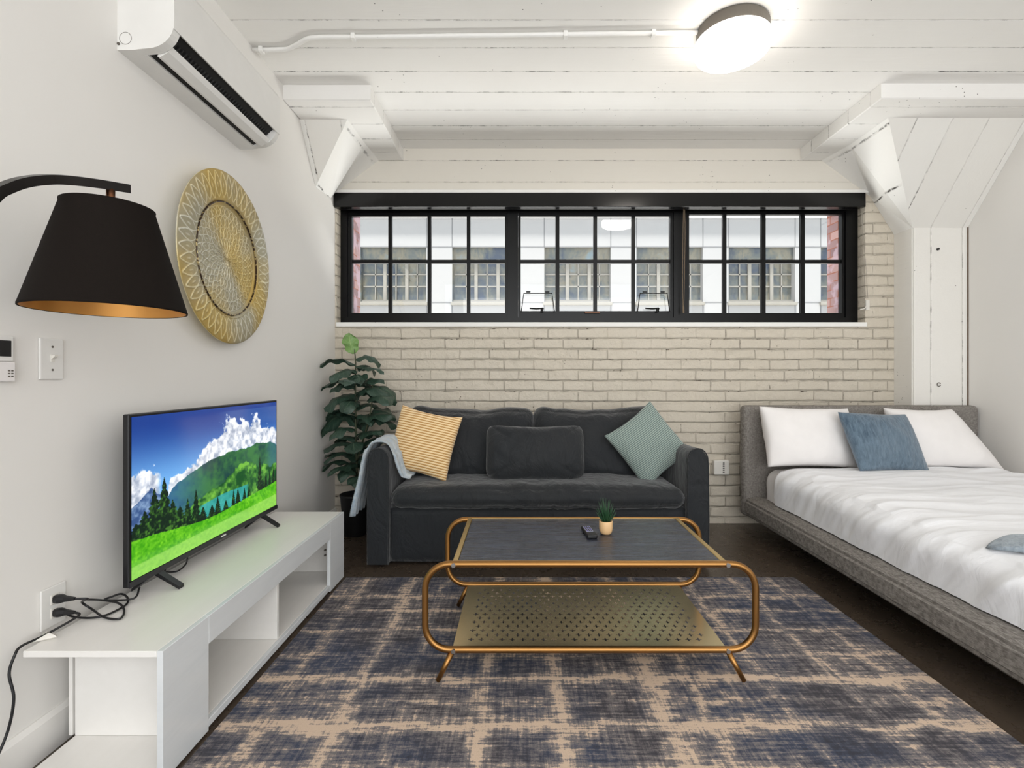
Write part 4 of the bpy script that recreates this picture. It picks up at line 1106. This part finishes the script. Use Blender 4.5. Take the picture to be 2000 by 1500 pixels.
# loose pillows
def lumb(p_, s):
    p_.z += (.010*abs(s[0])**3-.016*(1-s[0]**2))*s[2]*(s[2] > 0)+.004*nz(p_.x*14, p_.y*9, 3)
    k = max(0, 1-abs(abs(s[0])-.9)*6)*(1-abs(s[2]))
    p_.y += .012*nz(p_.x*5+p_.z*9, p_.z*4, 7)+.006*nz(p_.x*16, p_.z*5, 1)*abs(s[0])
    return p_

def place(name, bm, m, loc, rot, label, cat, group=None):
    o = obj(name, bm, m, local=True, smooth=True, org=loc, rot=rot); tag(o, label, cat, group); return o
place('lumbar_pillow', pillow(.655, .375, .25, 4, wr=.014, pinch=.02, ws=6, n=56, sag=.022, pw=.30, rnd=7, folds=.004), M_velvet, (.102, 3.235, .668), (math.radians(-12), 0, math.radians(0)), 'plump charcoal velvet lumbar pillow in the middle of the sofa', 'pillow')
place('throw_pillow', pillow(.430, .440, .16, 8, wr=.010, pinch=.10, ws=5, folds=.004), M_yellow, (-.640, 3.245, .728), (math.radians(-16), math.radians(11), math.radians(-8)), 'ochre and cream striped corduroy pillow at the left end of the sofa', 'pillow', 'corduroy throw pillows on the sofa')
place('throw_pillow', pillow(.40, .44, .15, 15, wr=.010, pinch=.09, ws=5, folds=.006), M_green, (.862, 3.27, .712), (math.radians(-14), math.radians(-36), math.radians(8)), 'sage green corduroy pillow standing on one corner at the right of the sofa', 'pillow', 'corduroy throw pillows on the sofa')
# throw over the left arm
def throw_bm(seed=0, off=0.0):
    bm = B(); xa, xb = sx0, sx0+.125; xm = (xa+xb)/2
    path = [(xa-.085, .300), (xa-.065, .42), (xa-.035, .56), (xa-.016, .66), (xm-.045, .742), (xm, .757), (xm+.045, .742), (xb+.014, .68), (xb+.030, .60), (xb+.055, .535), (xb+.10, .515)]
    pp = smoothpath([(x, 0, z) for x, z in path], 7); n = len(pp)-1
    def f(a_, b_):
        i = min(n, int(a_*n+.5)); p_ = pp[i]
        y = 3.0+b_*(.27+.06*a_)+(.0 if a_ < .5 else (a_-.5)*.10)
        if i == 0: tx = pp[1]-pp[0]
        elif i == n: tx = pp[n]-pp[n-1]
        else: tx = pp[i+1]-pp[i-1]
        nn = Vector((-tx.z, 0, tx.x)).normalized()
        amp = .010*(.35+1.3*abs(a_-.5)*2)
        wv = (math.sin(b_*13+a_*3+seed)+.7*nz(b_*7+seed, a_*5, 1))*amp+.006
        wv = abs(wv)+.004+off
        flare = .0
        return Vector((p_.x, y+.010*nz(a_*6, b_*2, seed), p_.z))+nn*wv
    V1 = grid(bm, f, n, 28)
    V2 = grid(bm, lambda a_, b_: f(a_, b_)+Vector((0, 0, .012 if .3 < a_ < .9 else 0))+Vector((-.012 if a_ < .35 else (.010 if a_ > .7 else 0), 0, 0)), n, 28)
    # close the rim
    nn_ = 28
    for i in range(n):
        for j in (0, nn_): bm.faces.new((V1[i][j], V1[i+1][j], V2[i+1][j], V2[i][j]))
    for j in range(nn_):
        for i in (0, n): bm.faces.new((V1[i][j], V1[i][j+1], V2[i][j+1], V2[i][j]))
    return bm
tag(obj('throw_blanket', throw_bm(2.), M_throw, org=(-.87, 3.12, .73), smooth=True), 'pale blue plush throw draped over the left sofa arm', 'blanket')

# ================================================ FIDDLE LEAF FIG
PY = 3.60
fp = thing('potted_fig', 'tall artificial fiddle-leaf fig in a black pot in the corner by the sofa', 'potted plant', (-1.215, PY, 0))
px0 = -1.215
bm = B(); lathe(bm, (px0, PY), [(0, 0), (.075, 0), (.082, .01), (.108, .285), (.112, .29), (.112, .302), (.102, .302), (.098, .27), (0, .27)], 40); obj('pot', bm, M_pot, fp, smooth=True)
bm = B(); cyl(bm, (px0, PY), .097, .262, .272, n=32); obj('soil', bm, M_soil, fp)
bm = B(); stemp = smoothpath([(px0, PY, .26), P(697, 940, PY), P(695, 850, PY), P(694, 760, PY), P(694, 700, PY), P(689, 668, PY)], 6)
tube(bm, stemp, [.011-.008*i/(len(stemp)-1) for i in range(len(stemp))], 8)
s2 = smoothpath([P(697, 900, PY), P(715, 840, PY-.03), P(726, 790, PY-.05), P(728, 750, PY-.04)], 6); tube(bm, s2, [.008-.005*i/(len(s2)-1) for i in range(len(s2))], 8)
obj('stem', bm, M_stem, fp, smooth=True)
def leaf(bm, base, tip, wd, bend=.15, roll=0, curl=.12, uv=None):
    """leaf from base to tip (world points) with arching midrib"""
    base, tip = Vector(base), Vector(tip); ax_ = tip-base; L = ax_.length; d = ax_.normalized()
    up = Vector((0, 0, 1)); side = d.cross(up)
    if side.length < .2: side = Vector((1, 0, 0))
    side.normalize(); nm = side.cross(d).normalized()
    rot = Matrix.Rotation(roll, 3, d); side = rot @ side; nm = rot @ nm
    nu_, nv_ = 10, 14; seed = base.x*31+tip.z*17
    V_ = []
    for j in range(nv_+1):
        v = j/nv_
        wv = wd*(math.sin(PI*min(1, v**.80))**.75)*(1-.22*math.exp(-((v-.38)/.12)**2))*(.75+.45*v)
        c_ = base+d*(L*v)+nm*(bend*L*math.sin(PI*v))
        row = []
        for i in range(nu_+1):
            u = 2*i/nu_-1
            z = curl*wd*(-abs(u)**1.5*1.2)+.02*wd*0
            z += .035*wd*4*nz(u*2.2+seed, v*4, 2)*abs(u)+.010*math.sin(v*16+seed)*abs(u)
            row.append(bm.verts.new(c_+side*(u*wv*.5)+nm*z))
        V_.append(row)
    for j in range(nv_):
        for i in range(nu_):
            f = bm.faces.new((V_[j][i], V_[j][i+1], V_[j+1][i+1], V_[j+1][i]))
            for lp, (a_, b_) in zip(f.loops, ((i, j), (i+1, j), (i+1, j+1), (i, j+1))): lp[uv].uv = (a_/nu_, b_/nv_)
# (base px,py) (tip px,py) depth offset of tip, width, bend, roll
LV = [((693, 712), (624, 712), -.05, .085, .22, .3), ((694, 722), (644, 738), -.20, .13, .10, .0), ((698, 722), (750, 726), -.10, .06, .12, .2), ((696, 700), (744, 712), .06, .09, .30, .5),
      ((693, 752), (626, 760), -.03, .085, .25, .2), ((694, 748), (672, 742), -.28, .13, .05, .0), ((696, 748), (750, 742), .0, .09, .10, .4), ((694, 770), (632, 798), -.12, .135, .16, -.2),
      ((700, 765), (758, 770), -.08, .12, .20, .3), ((726, 752), (776, 786), .0, .12, .22, .6), ((726, 775), (758, 782), -.22, .13, .10, .2), ((728, 800), (774, 818), .02, .12, .2, .5),
      ((694, 812), (626, 850), -.02, .115, .30, .7), ((694, 830), (650, 806), .05, .10, .25, .2), ((700, 820), (764, 810), -.10, .13, .12, .3), ((716, 815), (776, 832), .03, .10, .15, .2),
      ((700, 850), (745, 842), -.14, .14, .08, .1), ((696, 868), (632, 880), -.06, .12, .22, .1), ((700, 872), (768, 860), .02, .12, .2, .0), ((696, 895), (634, 890), .02, .12, .18, .4), ((698, 890), (664, 862), .08, .10, .2, .3),
      ((696, 915), (630, 912), -.05, .12, .30, .3), ((697, 925), (640, 925), -.16, .12, .30, .1), ((700, 915), (752, 905), -.02, .13, .25, .2), ((697, 935), (706, 955), -.20, .12, .3, .0), ((700, 900), (740, 880), .10, .13, .15, .3),
      ((697, 905), (662, 935), -.10, .11, .32, .2), ((705, 840), (735, 800), .08, .12, .15, .3), ((697, 790), (668, 780), .12, .11, .2, .1)]
rl_ = random.Random(12)
for k in range(22):
    py = 716+k*10.2; an = k*2.4+.4; rr = (.15+.07*min(1, k/8))*(1 if k < 18 else .85); LV.append(((694, py), None, (an, rr, .04+.05*rl_.random()), .10+.02*rl_.random(), .22, rl_.uniform(-.3, .3)))
bm = B(); uvl = bm.loops.layers.uv.new('UVMap')
for (b0, t0, dy, wd_, bd_, rl) in LV:
    if t0 is None:
        b_ = P(b0[0], b0[1], PY); an, rr, dr = dy
        leaf(bm, b_, b_+Vector((rr*math.cos(an), rr*.9*math.sin(an), -dr+.02)), wd_*1.35, bd_, rl, uv=uvl); continue
    leaf(bm, P(b0[0], b0[1], PY), P(t0[0], t0[1], PY+dy), wd_*1.55, bd_*.8, rl*.7, uv=uvl)
# keep clear of the walls
for v in bm.verts:
    v.co.x = max(v.co.x, XL+.012+.01*abs(nz(v.co.z*9, v.co.y*9, 0))); v.co.y = min(v.co.y, YB-.02)
obj('foliage', bm, M_leaf, fp, smooth=True, recalc=False)
bm = B(); uvl = bm.loops.layers.uv.new('UVMap'); leaf(bm, P(689, 692, PY), P(681, 650, PY-.02), .135, .04, PI/2*0+0.15, .05, uvl)
obj('new_leaf', bm, M_leafn, fp, smooth=True, recalc=False, label='fresh light green leaf at the top')

# ================================================ BED
bd_ = thing('bed', 'grey linen platform bed with low padded headboard by the right wall', 'bed', (2.5, 2.5, 0))
hbx0, hbx1 = 1.652, XR-.012
bm = softbox(hbx0, 3.575, .135, hbx1, 3.672, .955, .035, .03, puff=(0, .006, 0)); obj('headboard', bm, M_linen, bd_, smooth=True)
ry0, ry1 = 1.36, 3.574
def rail(name, pr_, ya2, yb2): bm = B(); prism(bm, pr_, 'Y', ya2, yb2); bmesh.ops.bevel(bm, geom=[e for e in bm.edges if abs(e.verts[0].co.y-e.verts[1].co.y) > .5], offset=.014, segments=4, affect='EDGES'); return obj(name, bm, M_linen, bd_, smooth=False)
rail('side_rail', [(1.652, .165), (1.70, .128), (1.80, .128), (1.80, .285), (1.70, .285), (1.652, .262)], ry0, ry1)
rail('side_rail', [(3.26, .128), (hbx1-.04, .128), (hbx1, .165), (hbx1, .262), (hbx1-.04, .285), (3.26, .285)], ry0, ry1)
bm = softbox(1.80, ry0, .128, 3.26, ry0+.10, .285, .02, .05); obj('foot_rail', bm, M_linen, bd_, smooth=True)
bm = B(); box(bm, 1.802, ry0+.1, .16, 3.258, ry1-.002, .20); obj('slat_deck', bm, M_slot, bd_)
for (x, y) in ((1.98, 1.75), (3.1, 1.75), (1.98, 3.2), (3.1, 3.2)):
    bm = B(); box(bm, x-.04, y-.04, 0, x+.04, y+.04, .16); obj('leg', bm, M_slot, bd_)
mt = thing('mattress', 'white mattress with fitted sheet on the grey platform bed', 'mattress', (2.55, 2.5, .2))
bm = softbox(1.775, 1.50, .202, 3.30, 3.565, .505, .09, .03, wr=.006, ws=9, seed=2); obj('fitted_sheet', bm, M_pillowcase, mt, smooth=True)
# top sheet draped over the mattress and tucked at the rail
bm = B()
xa, xb, zt2 = 1.735, 3.335, .530
def sheet_pt(a_, b_):
    y = 3.31-b_*(3.31-1.455)
    side = .225; r = .10; wtop = xb-xa
    s = a_*(2*side+wtop)
    zlow = .292; zt2 = .505+.045*min(1, max(0, (y-1.6)/1.6))
    # profile: left side up, rounded shoulder, top, right side
    k = .30
    if s < side:
        t = s/side; x = xa+.006*(1-t)+(.0 if t < .5 else .060*((t-.5)/.5)**2.2); z = zlow+(zt2-zlow)*(t if t < .5 else t-.10*((t-.5)/.5)**2)
        x0_, sd = x, 1
    elif s < side+wtop:
        u = (s-side)/wtop; x = xa+.060+(wtop-.12)*u; z = zt2-(.10*(zt2-zlow))*max(0, 1-u/.07)**2-(.10*(zt2-zlow))*max(0, 1-(1-u)/.07)**2; sd = 0
    else:
        t = 1-(s-side-wtop)/side; x = xb-.006*(1-t)-(.0 if t < .5 else .075*((t-.5)/.5)**2.2); z = zlow+(zt2-zlow)*(t if t < .5 else t-.10*((t-.5)/.5)**2); sd = -1
    topm = 1 if sd == 0 else 0
    edge = max(0, 1-abs((s-side)/.22)) if s < side+.3 else 0
    # slanting drape folds on the side and over the shoulder
    fold = nz(y*5.5+(z-.3)*3.2, z*.9+3, 0)+.55*nz(y*13+(z-.3)*7, z*1.5, 4)
    rid = 1-abs(nz(y*4.2+(z-.3)*3.8+7, .5, 2))*3.2
    a1 = .024*(edge if s > side else 1)*(.45+.55*min(1, abs(z-zlow)/.1))
    dx = -a1*(fold+.55*rid)
    dz = .014*nz(x*2.2, y*2.6, 1)+.006*(1-abs(nz(x*1.5+1, y*6.5, 3))*4)*(1 if topm else 0)
    dz += .012*(1-abs(nz(x*1.1+4, y*3.2+1, 8))*5 if abs(nz(x*1.1+4, y*3.2+1, 8)) < .2 else 0)*topm*.6
    dz += .004*nz(x*5+3, y*17, 6)*topm; dx += .004*nz(y*30+z*22, z*5, 9)*(1-topm)
    zz = z+dz*(1 if topm else .3)
    if y < 1.56: zz = min(zz, zlow+(zt2-zlow)*math.sqrt(max(0, (y-1.445)/.115))) if z > zlow+.01 else zz
    return Vector((x+(dx if sd >= 0 else -dx*.3), y, zz))
V1 = grid(bm, sheet_pt, 230, 300)
# folded rim at the head end
n_ = 231
prev = [V1[i][0] for i in range(n_)]
for k in range(1, 7):
    t = k/6*PI; cur = []
    for i in range(n_):
        b0 = V1[i][0].co; nx_ = -1 if i < 28 else (1 if i > 202 else 0); nz_2 = 0 if nx_ else 1
        off_ = .013*(1-math.cos(t)); cur.append(bm.verts.new(b0+Vector((-nx_*off_*.6, .011*math.sin(t), -nz_2*off_))))
    for i in range(n_-1): bm.faces.new((prev[i], prev[i+1], cur[i+1], cur[i]))
    prev = cur
dv = obj('duvet', bm, M_sheet, smooth=True, org=(2.55, 2.4, .29))
tag(dv, 'rumpled white duvet spread over the bed and tucked at the rail', 'duvet')

place('bed_pillow', pillow(.655, .43, .20, 21, wr=.012, pinch=.07, ws=4, folds=.004, pw=.36), M_pillowcase, (2.035, 3.425, .742), (math.radians(-17), math.radians(1.5), math.radians(3)), 'white pillow leaning on the headboard at the left', 'pillow', 'white bed pillows')
place('bed_pillow', pillow(.70, .43, .20, 31, wr=.012, pinch=.08, ws=4, folds=.004, pw=.36, taper=.24), M_pillowcase, (2.955, 3.40, .735), (math.radians(-20), math.radians(1), math.radians(-4)), 'white pillow leaning on the headboard at the right', 'pillow', 'white bed pillows')
place('accent_pillow', pillow(.475, .405, .15, 41, wr=.008, pinch=.05, ws=6, skew=.028), M_bluefur, (2.43, 3.250, .730), (math.radians(-22), math.radians(2), math.radians(2)), 'dusty blue plush pillow between the two white bed pillows', 'pillow')

# folded plush blanket at the foot
def bl_bm():
    bm = B()
    L0 = [(1.835, 1.935), (1.90, 2.0), (3.22, 2.02), (3.22, 1.68), (2.1, 1.70), (1.90, 1.80)]
    def f(lay):
        def g(a_, b_):
            x = 1.79+a_*(3.20-1.79); yt = 1.90+.02*math.sin(a_*9)-.03*math.exp(-a_*30); yb2 = 1.855-.20*(1-math.exp(-a_*9.0))-.05*a_
            y = yt+(yb2-yt)*b_
            e = min(1, a_*14, (1-a_)*14)*min(1, b_*7, (1-b_)*7); e = e**.5
            z = .528-.018*math.exp(-a_*22)+lay*.020*e+.006*nz(x*6, y*8, lay)*e+(.010*e if lay else 0)*(1+nz(x*14, y*14, 5))
            return Vector((x, y, z))
        return g
    grid(bm, f(0), 60, 20); grid(bm, f(1.), 60, 20); bmesh.ops.remove_doubles(bm, verts=bm.verts, dist=2e-4)
    return bm
fb = obj('folded_blanket', bl_bm(), M_throw2, smooth=True, org=(2.5, 1.85, .54))
tag(fb, 'folded slate blue plush blanket lying across the foot of the bed', 'blanket')
